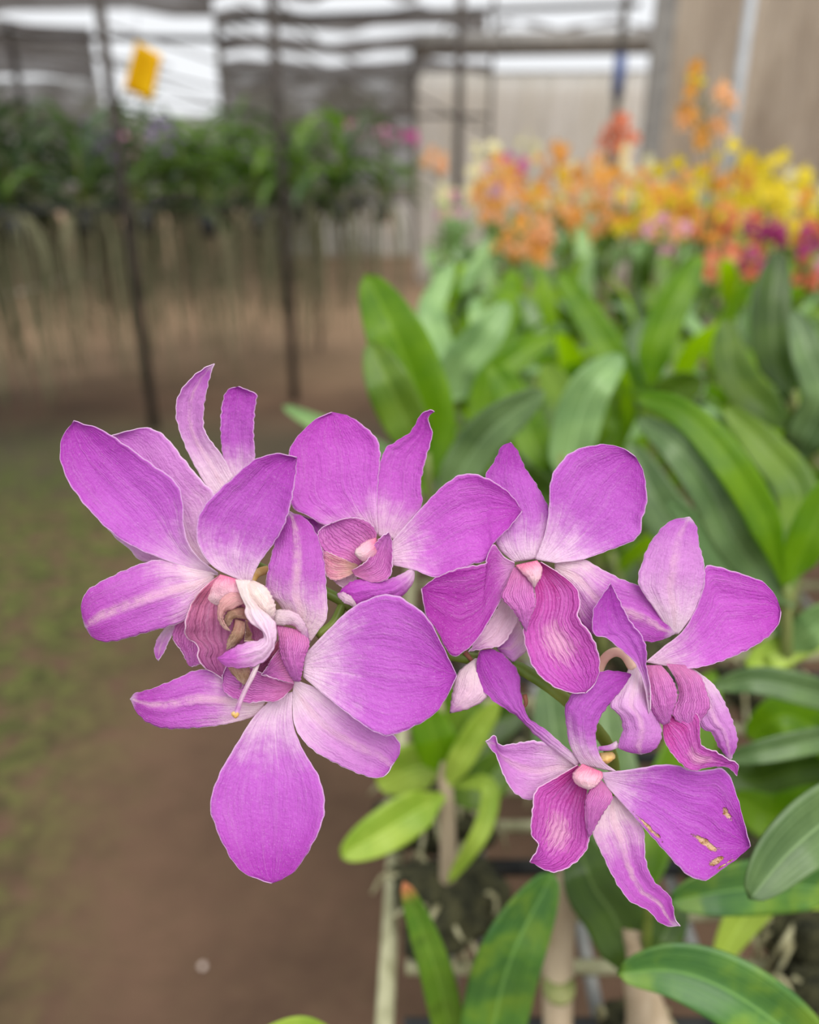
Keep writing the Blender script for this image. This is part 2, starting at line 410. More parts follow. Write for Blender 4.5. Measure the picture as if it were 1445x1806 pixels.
# cream sheet wall at the end, beige sheet wall on the right
YB = 11.0
def wx(x, Y): return W(x, 309, Y).x
sheet('wall_back', [(wx(735, YB), YB, 0), (wx(1150, YB), YB, 0), (wx(1150, YB), YB, 2.5), (wx(735, YB), YB, 2.5)], M['plastic'], 60, 10, .02, label='cream plastic sheeting along the far end')
YR = 8.0
sheet('wall_right', [(wx(1132, YR), YR, 0), (wx(2500, YR), YR, 0), (wx(2500, YR), YR, 4.2), (wx(1132, YR), YR, 4.2)], M['beige'], 50, 12, .04, label='beige translucent sheeting on the right')
box('trim_1', (wx(1126, YR)-.03, YR-.12, 0), (wx(1150, YR)+.03, YR-.06, 4.2), M['post_grey'])['kind'] = 'structure'
# low white wall far left of the end
YL = 16.0
for i in range(7):
    a = wx(470+i*44, YL); b = wx(470+i*44+38, YL)
    if i == 0:
        bx_ = []
    bx_.append(box_data((a, YL, 0), (b, YL+.15, .95)))
V, Fc, u_ = join(bx_); o = mk('wall_low', V, Fc, M['wallwhite'], None, u_, smooth=False); tag(o, 'low whitewashed wall at the far end of the aisle', kind='structure')
# shade net roof and net curtains
def net_mat(name, c1, c2, a0, a1, sc=1.3, stretch=(1, .25, 1)):
    s = NT(name); tc = s.n('ShaderNodeTexCoord'); mp = s.n('ShaderNodeMapping'); mp.inputs['Scale'].default_value = stretch
    s.t.links.new(tc.outputs['Object'], mp.inputs[0])
    nz = s.noise(mp.outputs[0], sc, 4, .65)
    al = s.n('ShaderNodeMapRange'); s.setin(al.inputs[0], nz); al.inputs[1].default_value = .35; al.inputs[2].default_value = .65
    al.inputs[3].default_value = a0; al.inputs[4].default_value = a1
    return s.surf(s.mix(nz, lin(c1), lin(c2)), .8, .45, None, .1, al.outputs[0])
M['net'] = net_mat('shade_net', (120, 118, 118), (164, 162, 162), .62, 1.0, 1.6, (.4, 1, 1))
M['net_back'] = net_mat('net_curtain', (140, 138, 136), (200, 198, 194), .45, 1.0, 1.6, (.5, 1, 2.5))
roof = [(-400, 400, 8.5, 12.4), (-400, 195, 12.6, 20), (400, 735, 8.5, 11.4), (400, 850, 11.7, 13.6), (400, 860, 13.8, 16.2), (400, 860, 16.5, 20), (860, 1130, 12.6, 13.6)]
for i, (x0, x1, y0, y1) in enumerate(roof):
    z = 3.25
    # net panels are straight strips in the place
    xa, xb, xc, xd = wx(x0, y0), wx(x1, y0), wx(x1, y1), wx(x0, y1)
    sheet('ceiling_%d' % (i+1), [(xa, y0, z), (xb, y0, z), (xc, y1, z+.1), (xd, y1, z+.1)], M['net'], 12, 20, .05, label='grey shade netting overhead')
for i, (x0, x1, z0, z1, Y) in enumerate(((-200, 200, .75, 3.3, 20), (200, 410, .5, 2.6, 20), (400, 800, .6, 3.4, 19.5))):
    sheet('wall_net_%d' % (i+1), [(wx(x0, Y), Y, z0), (wx(x1, Y), Y, z0), (wx(x1, Y), Y, z1), (wx(x0, Y), Y, z1)], M['net_back'], 30, 8, .05, label='hanging grey net curtain at the far side')

# ------------------------------------------------------------------ the focal flower spray
Z1 = (80, 620, 2.89); Z2 = (200, 980, 1445/630); Z3 = (480, 700, 1445/460); Z4 = (740, 760, 2.89)
Z5 = (780, 1100, 1445/600); Z6 = (1020, 880, 1445/400); ZA = (300, 960, 1445/320); ZP = (0, 0, 1)
def cv(Z, pts): return [(Z[0]+x/Z[2], Z[1]+y/Z[2]) for x, y in pts]
def PZ(x, y, z): return P(x, y, FD*(1+z/F))     # z in the same unit as the image pixels at the flowers
pid = [0]
def petal(name, parent, Z, L, Rr, z, mat, cup=18, ruffle=3, rk=9, nr=60, nc=27, rag=1.3, label=None, fold=0, thick=.0003):
    pid[0] += 1; rnd = random.Random(pid[0]); ph = rnd.uniform(0, 6)
    L = resample([(x, y, 0) for x, y in cv(Z, L)], nr); Q = resample([(x, y, 0) for x, y in cv(Z, Rr)], nr)
    V = []; uv = []
    for i in range(nr):
        u = i/(nr-1)
        jl = (math.sin(u*61+ph)+math.sin(u*97+ph*2))*.5*rag*min(1, u*2); jr = (math.sin(u*67+ph*3)+math.sin(u*103+ph))*.5*rag*min(1, u*2)
        a = L[i]; b = Q[i]; w = (b-a).length
        dirn = (b-a)/w if w > 1e-6 else Vector()
        if i < nr-1 and w > 6: a = a-dirn*jl; b = b+dirn*jr
        for j in range(nc):
            v = j/(nc-1); e = 2*v-1
            vv = v
            p = a.lerp(b, vv)
            zz = lerp_list(z, u) + cup*(1-e*e)*math.sin(math.pi*min(max(u, .0), 1))**.6
            zz += ruffle*math.sin(u*rk+ph+e*1.5)*abs(e)**2.5 + fold*abs(e)
            zz += (1.1*math.sin(v*21+ph+1.6*math.sin(u*6))+.7*math.sin(u*17+v*8+ph))*math.sin(math.pi*u)
            V.append(PZ(p.x, p.y, zz)); uv.append((u, v))
    o = mk(name, V, clean(V, grid_faces(nr, nc)), mat, parent, uv, solid=thick)
    if label: o['label'] = label
    return o
def ftube(name, parent, Z, pts, rad, mat, zs, n=24, ns=12, label=None):
    q = cv(Z, pts); s_ = FD/F
    P3 = [PZ(x, y, lerp_list(zs, i/max(len(q)-1, 1))) for i, (x, y) in enumerate(q)]
    rr = [r*s_ for r in (rad if isinstance(rad, (list, tuple)) else [rad])]
    o = tube(name, P3, rr if len(rr) > 1 else rr*2, mat, parent, ns, n)
    if label: o['label'] = label
    return o

spray = empty('orchid_spray', PZ(722, 1150, 90), 'arching orchid spray in sharp focus with large magenta and white blooms, in front of everything', 'orchid')
ftube('flower_stem', spray, ZP, [(395, 965), (470, 1005), (575, 1044), (640, 1085), (720, 1130), (810, 1158), (900, 1172), (960, 1205), (1010, 1245), (1075, 1320), (1090, 1420), (1115, 1520), (1142, 1590), (1138, 1680), (1122, 1760)],
      [7, 10, 11, 12, 12, 12, 12.5, 13, 13.5, 14, 14.5, 16, 18, 19, 20], M['stem'], [70, 72, 74, 75, 76, 76, 72, 72, 80, 150, 350, 700, 1100, 1450, 1620], 90)
def flower(x, y, z, label): 
    return tag(empty('flower', PZ(x, y, z), parent=spray), label)

# --- flower A2, behind at the upper left
f = flower(400, 950, 60, 'flower seen from the side with a tall curled sepal, at the upper left')
petal('petal', f, Z1, [(800,1100),(640,1075),(500,1072),(420,1000),(330,920),(240,760),(240,560),(330,430)], [(860,1080),(840,900),(865,740),(790,650),(700,540),(620,440),(550,395),(500,388),(420,405),(330,430)], [55,50,48,52], M['sepal_pale'], cup=10, ruffle=4)
petal('sepal', f, Z1, [(860,740),(800,650),(730,520),(680,390),(665,300),(680,220),(730,150),(800,90),(862,62)], [(960,640),(900,530),(815,410),(808,300),(825,190),(845,110),(862,62)], [70,60,48,36,30], M['sepal_pale'], cup=10, ruffle=1)
petal('petal', f, Z1, [(950,660),(910,560),(895,440),(895,330),(905,250),(930,195),(985,178)], [(1050,660),(1068,540),(1062,420),(1068,300),(1078,222),(1040,200),(985,178)], [80,72,62,58], M['petal'], cup=10, ruffle=2)
ftube('pedicel', f, ZP, [(390,950),(396,966),(440,990)], [6,7,6], M['stem'], [62,68,72], 10)

# --- flower A, left front
f = flower(385, 1030, -10, 'leftmost fading flower with a brown veined lip and swept-up petals')
petal('petal', f, Z1, [(880,1140),(760,1112),(600,1058),(450,995),(330,915),(200,780),(110,650),(75,535),(85,440),(145,352)], [(880,1128),(790,1060),(730,980),(705,880),(700,760),(660,660),(540,572),(400,470),(280,395),(190,368),(145,352)], [8,-6,-20,-24,-16], M['petal'], cup=22, ruffle=3)
petal('petal', f, Z1, [(960,1150),(860,1100),(790,1010),(770,920),(790,820),(860,730),(960,640),(1060,555),(1180,520),(1283,540)], [(1045,1190),(1065,1130),(1100,1065),(1170,970),(1220,880),(1255,760),(1275,640),(1283,540)], [-4,-26,-42,-48,-40], M['petal'], cup=20, ruffle=3)
petal('sepal', f, ZP, [(378,1010),(329,1000),(288,987),(246,995),(194,1018),(160,1037),(146,1056),(144,1080),(150,1105)], [(378,1018),(366,1045),(345,1078),(318,1098),(260,1115),(215,1128),(188,1132),(165,1125),(150,1105)], [10,4,-2,4,14], M['sepal'], cup=-10, ruffle=3)
petal('sepal', f, ZP, [(292,1106),(276,1130),(272,1152),(279,1166)], [(320,1096),(303,1120),(292,1145),(279,1166)], [40,34,30], M['sepal_pale'], cup=4, ruffle=0, nr=20, nc=9)
petal('lip_back', f, ZA, [(180,560),(70,610),(20,700),(30,770),(90,850),(140,950),(175,975)], [(300,700),(300,850),(250,940),(210,965),(175,975)], [34,30,34], M['lip_plain'], cup=6, ruffle=3)
petal('lip', f, ZA, [(400,240),(270,340),(170,470),(120,620),(130,740),(215,800),(220,900),(270,980),(340,1020),(430,1080),(480,1140)], [(540,280),(600,400),(680,540),(740,680),(745,780),(700,880),(650,980),(600,1090),(560,1150),(480,1140)], [-2,-14,-20,-18,-8,4], M['lip_old'], cup=38, ruffle=8, rk=22)
petal('throat', f, ZA, [(400,240),(330,330),(290,420),(310,480)], [(540,280),(590,380),(580,470),(470,500)], [-6,-2,6,16], M['column'], cup=-12, ruffle=0, nr=20, nc=15)
petal('withered_column', f, ZA, [(570,390),(480,385),(410,430),(380,510),(385,600),(430,670),(480,690)], [(600,470),(545,490),(500,520),(450,530),(425,580),(440,630),(480,690)], [-8,-18,-22,-16], M['withered_pink'], cup=-9, ruffle=2, nr=30, nc=13)
petal('withered_column', f, ZA, [(600,500),(520,510),(460,540),(430,600),(450,680)], [(620,600),(560,590),(510,590),(480,640),(450,680)], [0,-12,-14,-6], M['withered'], cup=-8, ruffle=3, nr=24, nc=11)
petal('withered_column', f, ZA, [(520,590),(500,680),(460,760),(450,840)], [(600,620),(590,720),(540,790),(450,840)], [-6,-16,-12], M['withered'], cup=-10, ruffle=4, nr=24, nc=11)
petal('withered_column', f, ZA, [(600,600),(600,680),(590,770)], [(740,650),(750,730),(700,770),(590,770)], [-2,-8,-4], M['withered'], cup=12, ruffle=4, nr=24, nc=11)
petal('withered_tip', f, ZA, [(440,940),(480,1010),(540,1080),(590,1120)], [(620,960),(640,1010),(620,1080),(590,1120)], [-26,-28,-24], M['withered'], cup=-5, ruffle=2, nr=20, nc=9)
petal('sepal_back', f, ZA, [(590,290),(600,380),(650,470),(720,570),(790,640)], [(670,290),(770,350),(835,470),(835,560),(815,610)], [-14,-24,-20,-12], M['bulge'], cup=-16, ruffle=1, nr=28, nc=15)
petal('curled_sepal', f, ZA, [(520,280),(560,400),(600,490),(600,560),(650,630),(735,690),(735,755),(600,785),(500,830),(375,905)], [(640,285),(650,380),(700,490),(800,580),(845,650),(840,780),(790,890),(700,960),(560,985),(440,965),(375,905)], [-18,-34,-46,-52,-52,-46], M['cream'], cup=-12, ruffle=1)
ftube('withered_style', f, ZA, [(705,930),(670,1020),(610,1140),(560,1250),(525,1345)], [4,4.5,4,4,5.5], M['sepal_white'], [-44,-50,-54,-58])
blob('dry_tip', PZ(*cv(ZA, [(522,1352)])[0], -58), FD/F*6.5, M['bract'], f, seed=3)
ftube('pedicel', f, ZP, [(440,1030),(452,1012),(470,1005)], [8,8,8], M['bract'], [0,40,70], 12)

# --- flower B, lower left
f = flower(530, 1190, 10, 'largest flower low on the left with a broad petal hanging straight down')
petal('sepal', f, ZP, [(508,1090),(488,1060),(469,1045),(472,1010),(480,975),(490,940),(509,901)], [(548,1132),(562,1112),(577,1088),(576,1040),(572,990),(560,945),(540,915),(509,901)], [14,0,-8,-6,6], M['sepal'], cup=-10, ruffle=3)
petal('petal', f, Z2, [(640,580),(570,650),(500,760),(430,880),(395,980),(395,1040),(440,1160),(510,1270),(590,1310),(640,1325)], [(724,550),(728,680),(770,790),(830,890),(855,990),(845,1080),(800,1180),(740,1270),(690,1305),(640,1325)], [24,10,-6,-14,-8], M['petal'], cup=14, ruffle=4)
petal('sepal', f, Z2, [(620,575),(500,500),(360,460),(250,500),(150,540),(90,555),(68,580)], [(600,630),(540,660),(400,690),(230,700),(150,680),(100,640),(68,580)], [26,22,18,20,26], M['sepal'], cup=-8, ruffle=3)
petal('sepal', f, Z2, [(730,500),(850,550),(960,630),(1060,690),(1140,730),(1162,790),(1125,850)], [(725,560),(735,690),(800,780),(900,840),(1000,885),(1070,900),(1110,880),(1125,850)], [20,14,14,22], M['sepal_pale'], cup=8, ruffle=4)
petal('petal', f, Z2, [(775,400),(860,310),(960,215),(1060,165),(1130,158),(1190,185),(1270,250),(1330,360),(1390,485)], [(768,490),(850,560),(950,640),(1050,710),(1120,728),(1220,690),(1300,640),(1350,570),(1390,485)], [8,-14,-30,-34,-20], M['petal'], cup=16, ruffle=4)
petal('lip', f, ZA, [(990,1105),(900,1090),(760,1040),(640,980),(560,950),(460,960),(420,1040)], [(975,1140),(900,1220),(830,1255),(740,1250),(620,1265),(520,1235),(430,1170),(415,1040)], [4,-8,-14,-10], M['lip_plain'], cup=16, ruffle=7, rk=22)
petal('lip_lobe', f, ZA, [(860,760),(790,870),(700,960),(640,1050),(620,1110)], [(960,1000),(900,1110),(800,1130),(700,1140),(620,1110)], [10,14,10], M['lip_old'], cup=18, ruffle=3)
petal('lip_lobe', f, ZA, [(870,830),(810,910),(770,980),(725,1040)], [(990,1110),(900,1090),(800,1060),(725,1040)], [-4,-8,-10], M['lip_plain'], cup=8, ruffle=2, nr=24, nc=15)
petal('column', f, ZA, [(845,640),(865,740),(880,880),(930,1000),(990,1090)], [(1090,700),(1110,800),(1075,900),(1055,1000),(1035,1095)], [-2,-14,-16,-12], M['lip_plain'], cup=-16, ruffle=1)
petal('hood', f, ZA, [(770,560),(850,640),(950,640),(1000,660),(1110,790)], [(770,540),(900,520),(1010,550),(1080,640),(1115,780)], [0,-8,-8,0], M['sepal_white'], cup=-8, ruffle=1, nr=24, nc=9)
ftube('pedicel', f, ZP, [(560,1120),(588,1100),(605,1066)], [8,9,9], M['stem'], [40,60,74], 12)

# --- flower C, top centre
f = flower(655, 950, 50, 'upper middle flower with a rounded left petal and an upright curled sepal')
petal('sepal', f, Z3, [(310,720),(230,680),(150,655)], [(320,860),(250,790),(150,655)], [70,72,74], M['petal'], cup=4, ruffle=1, nr=20, nc=9)
petal('petal', f, Z3, [(560,750),(420,735),(290,710),(200,660),(105,600),(100,450),(95,300),(150,210),(240,125),(330,85)], [(585,760),(580,600),(590,450),(600,330),(585,240),(520,170),(430,108),(330,85)], [58,54,50,54,62], M['petal_lit'], cup=10, ruffle=4)
petal('sepal', f, Z3, [(590,770),(578,640),(585,450),(620,300),(680,250),(770,190),(815,110),(870,70),(900,82)], [(680,790),(760,690),(830,600),(825,480),(850,350),(888,210),(865,130),(880,95),(900,82)], [66,64,62,58,46], M['petal_lit'], cup=8, ruffle=2)
petal('petal', f, Z3, [(665,800),(760,690),(860,580),(950,490),(1050,430),(1150,435),(1260,490),(1340,560),(1385,635)], [(660,930),(790,960),(905,1000),(1020,965),(1120,925),(1185,905),(1230,810),(1310,730),(1385,635)], [40,22,8,6,16], M['petal_lit'], cup=18, ruffle=4)
petal('sepal', f, Z3, [(300,960),(330,1010),(380,1050),(430,1085)], [(470,940),(470,1000),(450,1050),(430,1085)], [40,44,44], M['sepal_white'], cup=6, ruffle=0, nr=20, nc=9)
petal('sepal', f, Z3, [(780,945),(700,990),(600,1020),(500,1010),(430,1030),(360,1095)], [(790,960),(780,1030),(710,1110),(620,1130),(540,1150),(468,1168),(430,1125),(360,1095)], [36,26,20,14], M['petal_lit'], cup=-14, ruffle=3)
petal('sepal_curl', f, Z3, [(475,1168),(445,1115),(400,1085),(360,1090)], [(468,1172),(425,1150),(385,1130),(360,1090)], [8,2,4], M['sepal_white'], cup=-6, ruffle=0, nr=20, nc=11)
petal('lip_lobe', f, Z3, [(475,940),(400,900),(300,870),(250,790),(270,730),(330,700)], [(560,850),(575,800),(580,750),(540,695),(470,670),(400,675),(330,700)], [40,28,22,20], M['lip_plain'], cup=14, ruffle=3, rk=14)
petal('lip', f, Z3, [(475,930),(380,890),(285,855),(280,900)], [(480,955),(430,990),(350,1017),(300,985),(280,900)], [38,24,14], M['lip_yellow'], cup=6, ruffle=3, nr=28, nc=15)
petal('lip_lobe', f, Z3, [(440,960),(480,940),(530,900),(560,830),(600,780),(645,750)], [(460,990),(560,1028),(650,1000),(668,900),(665,800),(645,750)], [18,10,14,22], M['lip_plain'], cup=12, ruffle=3)
petal('column', f, Z3, [(575,780),(520,800),(470,840),(458,870)], [(600,850),(560,890),(510,915),(458,870)], [30,18,12], M['column'], cup=-16, ruffle=0, nr=20, nc=13)

# --- flower D, centre right
f = flower(925, 1000, 20, 'middle flower on the right with a long veined lip pointing down')
petal('sepal', f, Z4, [(480,668),(400,590),(350,450),(330,330),(335,230),(385,150),(415,85),(465,58)], [(610,650),(640,520),(662,410),(600,280),(540,190),(500,100),(465,58)], [34,34,36,40,38], M['sepal_pale' if False else 'petal'], cup=-8, ruffle=2)
petal('petal', f, Z4, [(590,655),(640,520),(660,400),(670,250),(720,160),(800,95),(940,68),(1040,90),(1100,130)], [(690,672),(830,655),(950,615),(1090,560),(1130,510),(1135,450),(1160,370),(1155,280),(1140,200),(1100,130)], [24,16,8,12,20], M['petal'], cup=16, ruffle=4)
petal('sepal', f, Z4, [(690,676),(830,655),(920,700),(1040,760),(1150,800),(1230,870),(1270,960),(1300,1035)], [(690,700),(780,860),(830,980),(900,1040),(1000,1060),(1140,1075),(1220,1070),(1300,1035)], [34,30,30,28,20], M['sepal'], cup=-10, ruffle=2)
petal('sepal', f, Z4, [(470,720),(420,860),(350,980),(290,1070),(250,1125)], [(530,760),(505,950),(480,1010),(420,1090),(330,1110),(250,1125)], [30,28,26,24], M['sepal_white'], cup=8, ruffle=1)
petal('petal', f, Z4, [(485,672),(430,640),(378,578),(340,655),(335,676),(200,700),(80,750),(10,805)], [(485,700),(430,830),(360,960),(280,1080),(180,1150),(130,1100),(90,1020),(35,940),(10,805)], [16,2,-8,-12,-6], M['petal_deep'], cup=14, ruffle=3)
petal('lip', f, Z4, [(585,680),(575,760),(590,850),(560,950),(530,1010),(545,1110),(590,1220),(680,1300),(780,1335),(850,1335)], [(620,668),(720,730),(800,800),(820,880),(810,950),(870,1030),(910,1120),(920,1200),(900,1280),(850,1335)], [14,2,-12,-22,-22,-14], M['lip'], cup=20, ruffle=5, rk=12)
petal('lip_lobe', f, Z4, [(480,695),(440,790),(420,850),(480,920),(545,1022)], [(570,690),(580,800),(592,880),(565,950),(545,1022)], [12,-6,-18,-20], M['lip_plain'], cup=-8, ruffle=2)
petal('column', f, Z4, [(490,685),(520,720),(560,760),(585,800)], [(600,660),(625,700),(620,740),(585,800)], [8,-4,-10,-6], M['column'], cup=-12, ruffle=0, nr=20, nc=13)
ftube('pedicel', f, ZP, [(905,1060),(880,1110),(850,1157)], [8,8,9], M['pedicel'], [40,60,74], 12)
for pts in ([(820,1150),(830,1162),(838,1175)], [(925,1225),(928,1240),(922,1252)]):
    ftube('bract', spray, ZP, pts, [5,4,1], M['twig'], [66,60], 8)

# --- back of a small flower between
f = flower(860, 1160, 60, 'small pale flower seen from behind under the middle blooms')
petal('sepal', f, Z4, [(285,1160),(200,1230),(170,1330),(155,1437)], [(310,1160),(330,1260),(345,1355),(250,1415),(155,1437)], [56,48,40], M['sepal_white'], cup=-14, ruffle=0, nr=24, nc=13)
petal('sepal', f, Z4, [(505,960),(450,1040),(395,1110)], [(560,1110),(500,1160),(470,1172),(395,1110)], [50,52,54], M['sepal_pale'], cup=-6, ruffle=0, nr=20, nc=11)

# --- flower E, lower right
f = flower(1060, 1370, 30, 'lowest flower on the right, its wide petal scarred with dry spots')
petal('sepal', f, Z5, [(570,605),(490,545),(400,475),(320,395),(220,330),(165,270),(145,200),(150,150),(165,112)], [(600,585),(520,520),(440,450),(365,395),(335,300),(325,210),(270,140),(220,110),(165,112)], [34,30,36,44,40], M['petal'], cup=-8, ruffle=1)
petal('sepal', f, Z5, [(575,600),(500,530),(400,498),(330,505),(245,515),(225,475),(185,500)], [(560,620),(480,680),(385,748),(310,720),(265,650),(230,560),(205,530),(185,500)], [40,34,30,26], M['sepal_pale'], cup=14, ruffle=2)
petal('petal', f, Z5, [(590,600),(545,520),(530,440),(525,350),(570,280),(640,215),(720,200),(810,215)], [(742,628),(690,590),(662,540),(652,470),(670,400),(720,330),(770,270),(810,215)], [28,18,8,8,16], M['petal'], cup=-12, ruffle=1)
petal('sepal', f, Z5, [(700,740),(640,870),(680,980),(740,1100),(800,1180),(870,1215),(940,1280),(1012,1284)], [(740,730),(800,800),(855,870),(865,1000),(900,1090),(970,1160),(990,1250),(1012,1284)], [44,36,30,26], M['sepal'], cup=8, ruffle=2)
petal('petal', f, Z5, [(670,632),(800,620),(960,598),(1080,625),(1200,620),(1250,720),(1280,830),(1310,945)], [(700,690),(780,780),(860,870),(940,960),(1040,1065),(1120,1090),(1180,1050),(1250,1000),(1310,945)], [30,20,10,8,14], M['petal_spots'], cup=14, ruffle=5)
petal('lip', f, Z5, [(575,600),(480,655),(400,705),(385,780),(378,890),(410,940),(372,1012)], [(620,650),(615,740),(612,830),(622,940),(560,1020),(470,1055),(372,1012)], [30,12,2,-2,8], M['lip'], cup=28, ruffle=5, rk=13)
petal('lip_lobe', f, Z5, [(668,655),(610,740),(612,860),(625,910)], [(690,680),(725,740),(680,810),(625,910)], [16,2,0], M['lip_plain'], cup=-8, ruffle=2, nr=28, nc=15)
petal('column', f, Z5, [(595,595),(555,640),(570,680),(620,705)], [(680,630),(680,655),(655,688),(620,705)], [16,4,6], M['column'], cup=-16, ruffle=0, nr=24, nc=15)
petal('anther_cap', f, Z5, [(670,550),(672,580),(700,595)], [(725,545),(735,570),(700,595)], [38,30,34], M['bract'], cup=-14, ruffle=0, nr=16, nc=11)
ftube('pedicel', f, ZP, [(1066,1340),(1072,1335),(1075,1320)], [9,10,10], M['stem'], [50,90,140], 12)

# --- flower F, right
f = flower(1160, 1160, 15, 'rightmost flower with an upright pale sepal and a folded left petal')
petal('sepal', f, Z6, [(590,860),(500,720),(385,540),(410,400),(460,280),(560,160),(640,125),(712,116)], [(640,860),(740,720),(800,550),(800,400),(770,290),(755,180),(712,116)], [24,14,6,8,14], M['sepal_pale'], cup=-10, ruffle=3)
petal('petal', f, Z6, [(430,1040),(560,930),(660,850),(740,720),(800,560),(810,430),(900,435),(1050,480),(1180,530),(1260,620),(1292,720)], [(540,1060),(640,1070),(720,1080),(850,1055),(1000,1000),(1120,940),(1220,870),(1280,790),(1292,720)], [22,14,12,16,24], M['petal_lit'], cup=14, ruffle=3)
petal('sepal', f, Z6, [(700,1080),(740,1300),(780,1450),(850,1490),(890,1570),(970,1670)], [(740,1085),(860,1180),(930,1290),(990,1430),(1015,1550),(970,1670)], [34,30,28,24], M['sepal_pale'], cup=-8, ruffle=1)
petal('sepal', f, Z6, [(330,1060),(280,1180),(205,1310),(265,1380),(285,1470),(255,1570),(300,1605),(400,1627)], [(430,1060),(460,1280),(510,1400),(532,1490),(515,1560),(470,1605),(400,1627)], [22,14,4,4,12], M['sepal_pale'], cup=-16, ruffle=1)
petal('lip_lobe', f, Z6, [(560,1050),(620,1150),(640,1250),(600,1370),(680,1450),(720,1490)], [(680,1060),(780,1130),(820,1230),(840,1320),(790,1400),(720,1490)], [14,8,6,8], M['lip_plain'], cup=-8, ruffle=3)
petal('lip', f, Z6, [(540,1420),(550,1540),(620,1650),(720,1730),(830,1710),(950,1710),(1012,1765)], [(600,1380),(760,1370),(785,1560),(880,1610),(960,1660),(1020,1690),(1012,1765)], [8,-6,-12,-14], M['lip'], cup=6, ruffle=2)
petal('lip_lobe', f, Z6, [(430,1060),(440,1200),(460,1330),(530,1430),(580,1425)], [(530,1060),(600,1150),(632,1250),(605,1340),(580,1425)], [6,-2,-4,0], M['lip_plain'], cup=-12, ruffle=2)
petal('petal', f, Z6, [(450,1370),(420,1180),(360,1040),(250,940),(170,880),(105,870),(90,800),(100,700),(150,620),(205,538)], [(462,1340),(460,1200),(435,1060),(438,970),(405,870),(340,790),(290,700),(240,600),(205,538)], [-8,-16,-20,-18,-14], M['petal'], cup=10, ruffle=2)
ftube('pedicel', f, Z6, [(110,1180),(140,1070),(180,1005),(240,975),(300,1000),(350,1080)], [8,8.5,8.5,8.5,9], M['pedicel'], [60,50,40,30,24])
ftube('spur_tip', f, Z6, [(255,1560),(200,1585),(125,1590)], [6,5,3.5], M['sepal_pale'], [14,20], 12)

# ------------------------------------------------------------------ traced plants on the near part of the bench
BZ = 0.75                       # bench height
def leafdata(center, hw, depth, fold=.35, nr=30, nc=11, curve=0, blunt=.5):
    """centre line in the picture, half width in pixels, depth in metres along the leaf"""
    C = resample([(x, y, 0) for x, y in center], nr); V = []; uv = []
    for i in range(nr):
        u = i/(nr-1)
        t = (C[min(i+1, nr-1)]-C[max(i-1, 0)]).normalized(); nrm = Vector((-t.y, t.x, 0))
        w = hw*(math.sin(math.pi*min(1, .06+u*.94))**.55 if u < .5 else max(0, math.cos((u-.5)*math.pi))**blunt) * (min(1, .25+u*3.2))
        d = lerp_list(depth, u)
        for j in range(nc):
            e = 2*j/(nc-1)-1
            p = C[i]+nrm*(w*e)
            dd = d + d/F*(w*fold*(-abs(e)+.5) + w*.10*math.sin(u*9+e*2)*e*e + curve*w*math.sin(math.pi*u))
            V.append(P(p.x, p.y, dd)); uv.append((u, j/(nc-1)))
    return V, clean(V, grid_faces(nr, nc)), uv
def moss(parent, c, r, seed, nroot=26):
    blob('moss_clump', c, r, M['fibre'], parent, 1.1, 1, .75, .2, seed, 22, 30)
    rnd = random.Random(seed); parts = []
    for k in range(nroot):
        a = rnd.uniform(0, 6.28); rr = r*rnd.uniform(.6, 1.2)
        p0 = Vector(c)+Vector((math.cos(a)*r*.5, math.sin(a)*r*.5, r*.5*rnd.uniform(.2, 1)))
        p1 = Vector(c)+Vector((math.cos(a)*rr*1.1, math.sin(a)*rr*1.1, r*rnd.uniform(-.1, .55)))
        p2 = p1+Vector((rnd.uniform(-.4, .4)*r, rnd.uniform(-.4, .4)*r, -r*rnd.uniform(.3, 1.1)))
        parts.append(tube_data([p0, p1, p2], [.0022, .0022, .0014], 6, 10))
    V, Fc, u = join(parts)
    tag(mk('roots', V, Fc, M['root'], parent, u), kind='stuff')
def plant(label, cane, cd, leaves, cr_=.006, cmat='cane_green', mossr=.05, top=None, seed=1):
    pts = [P(x, y, d) for (x, y), d in zip(cane, cd)]
    base = pts[0].copy(); base.z = BZ-.0
    root = empty('orchid_plant', base, label, 'plant')
    if (pts[0]-base).length > .02: pts = [base]+pts
    n = max(8, len(pts)*6)
    tube('cane', pts, [cr_*1.1, cr_, cr_*.85, cr_*.6], M[cmat], root, 12, n)
    dense = resample(pts, 60)
    for (c, hw, dep, m) in leaves:
        # the leaf springs from the nearest point of the cane
        tgt = P(c[0][0], c[0][1], dep[0])
        def scr(p):
            q = p-CAM; d = q.dot(FWD); return (722.5+F*q.dot(RT)/d, 903-F*q.dot(UP)/d, d)
        S = [scr(q) for q in dense]
        b = min(S, key=lambda s_: (s_[0]-c[0][0])**2+(s_[1]-c[0][1])**2+((s_[2]-dep[0])*1500)**2)
        if ((b[0]-c[0][0])**2+(b[1]-c[0][1])**2)**.5 > 6:
            c = [(b[0], b[1])]+list(c); dep = [b[2]]+list(dep)
        V, Fc, uv = leafdata(c, hw, dep)
        mk('leaf', V, Fc, LM[m], root, uv, solid=.0009)
    if mossr: moss(root, (base.x, base.y, BZ+mossr*.45), mossr, seed)
    return root
plant('tall orchid plant at bench edge with bright upright leaves behind the top middle bloom', [(765,1180),(770,1000),(752,800)], [.72,.66,.62], [
  ([(752,860),(748,740),(705,610),(645,482)], 58, [.62,.61,.60,.62], 'b'), ([(745,800),(700,710),(652,602)], 42, [.6,.585,.59], 'm'),
  ([(762,900),(800,850),(860,765),(960,688)], 38, [.62,.6,.58,.57], 'u'), ([(750,830),(600,765),(498,716)], 18, [.64,.7,.74], 'p'),
  ([(770,960),(830,900),(850,830)], 34, [.63,.6,.6], 'd')], seed=2)
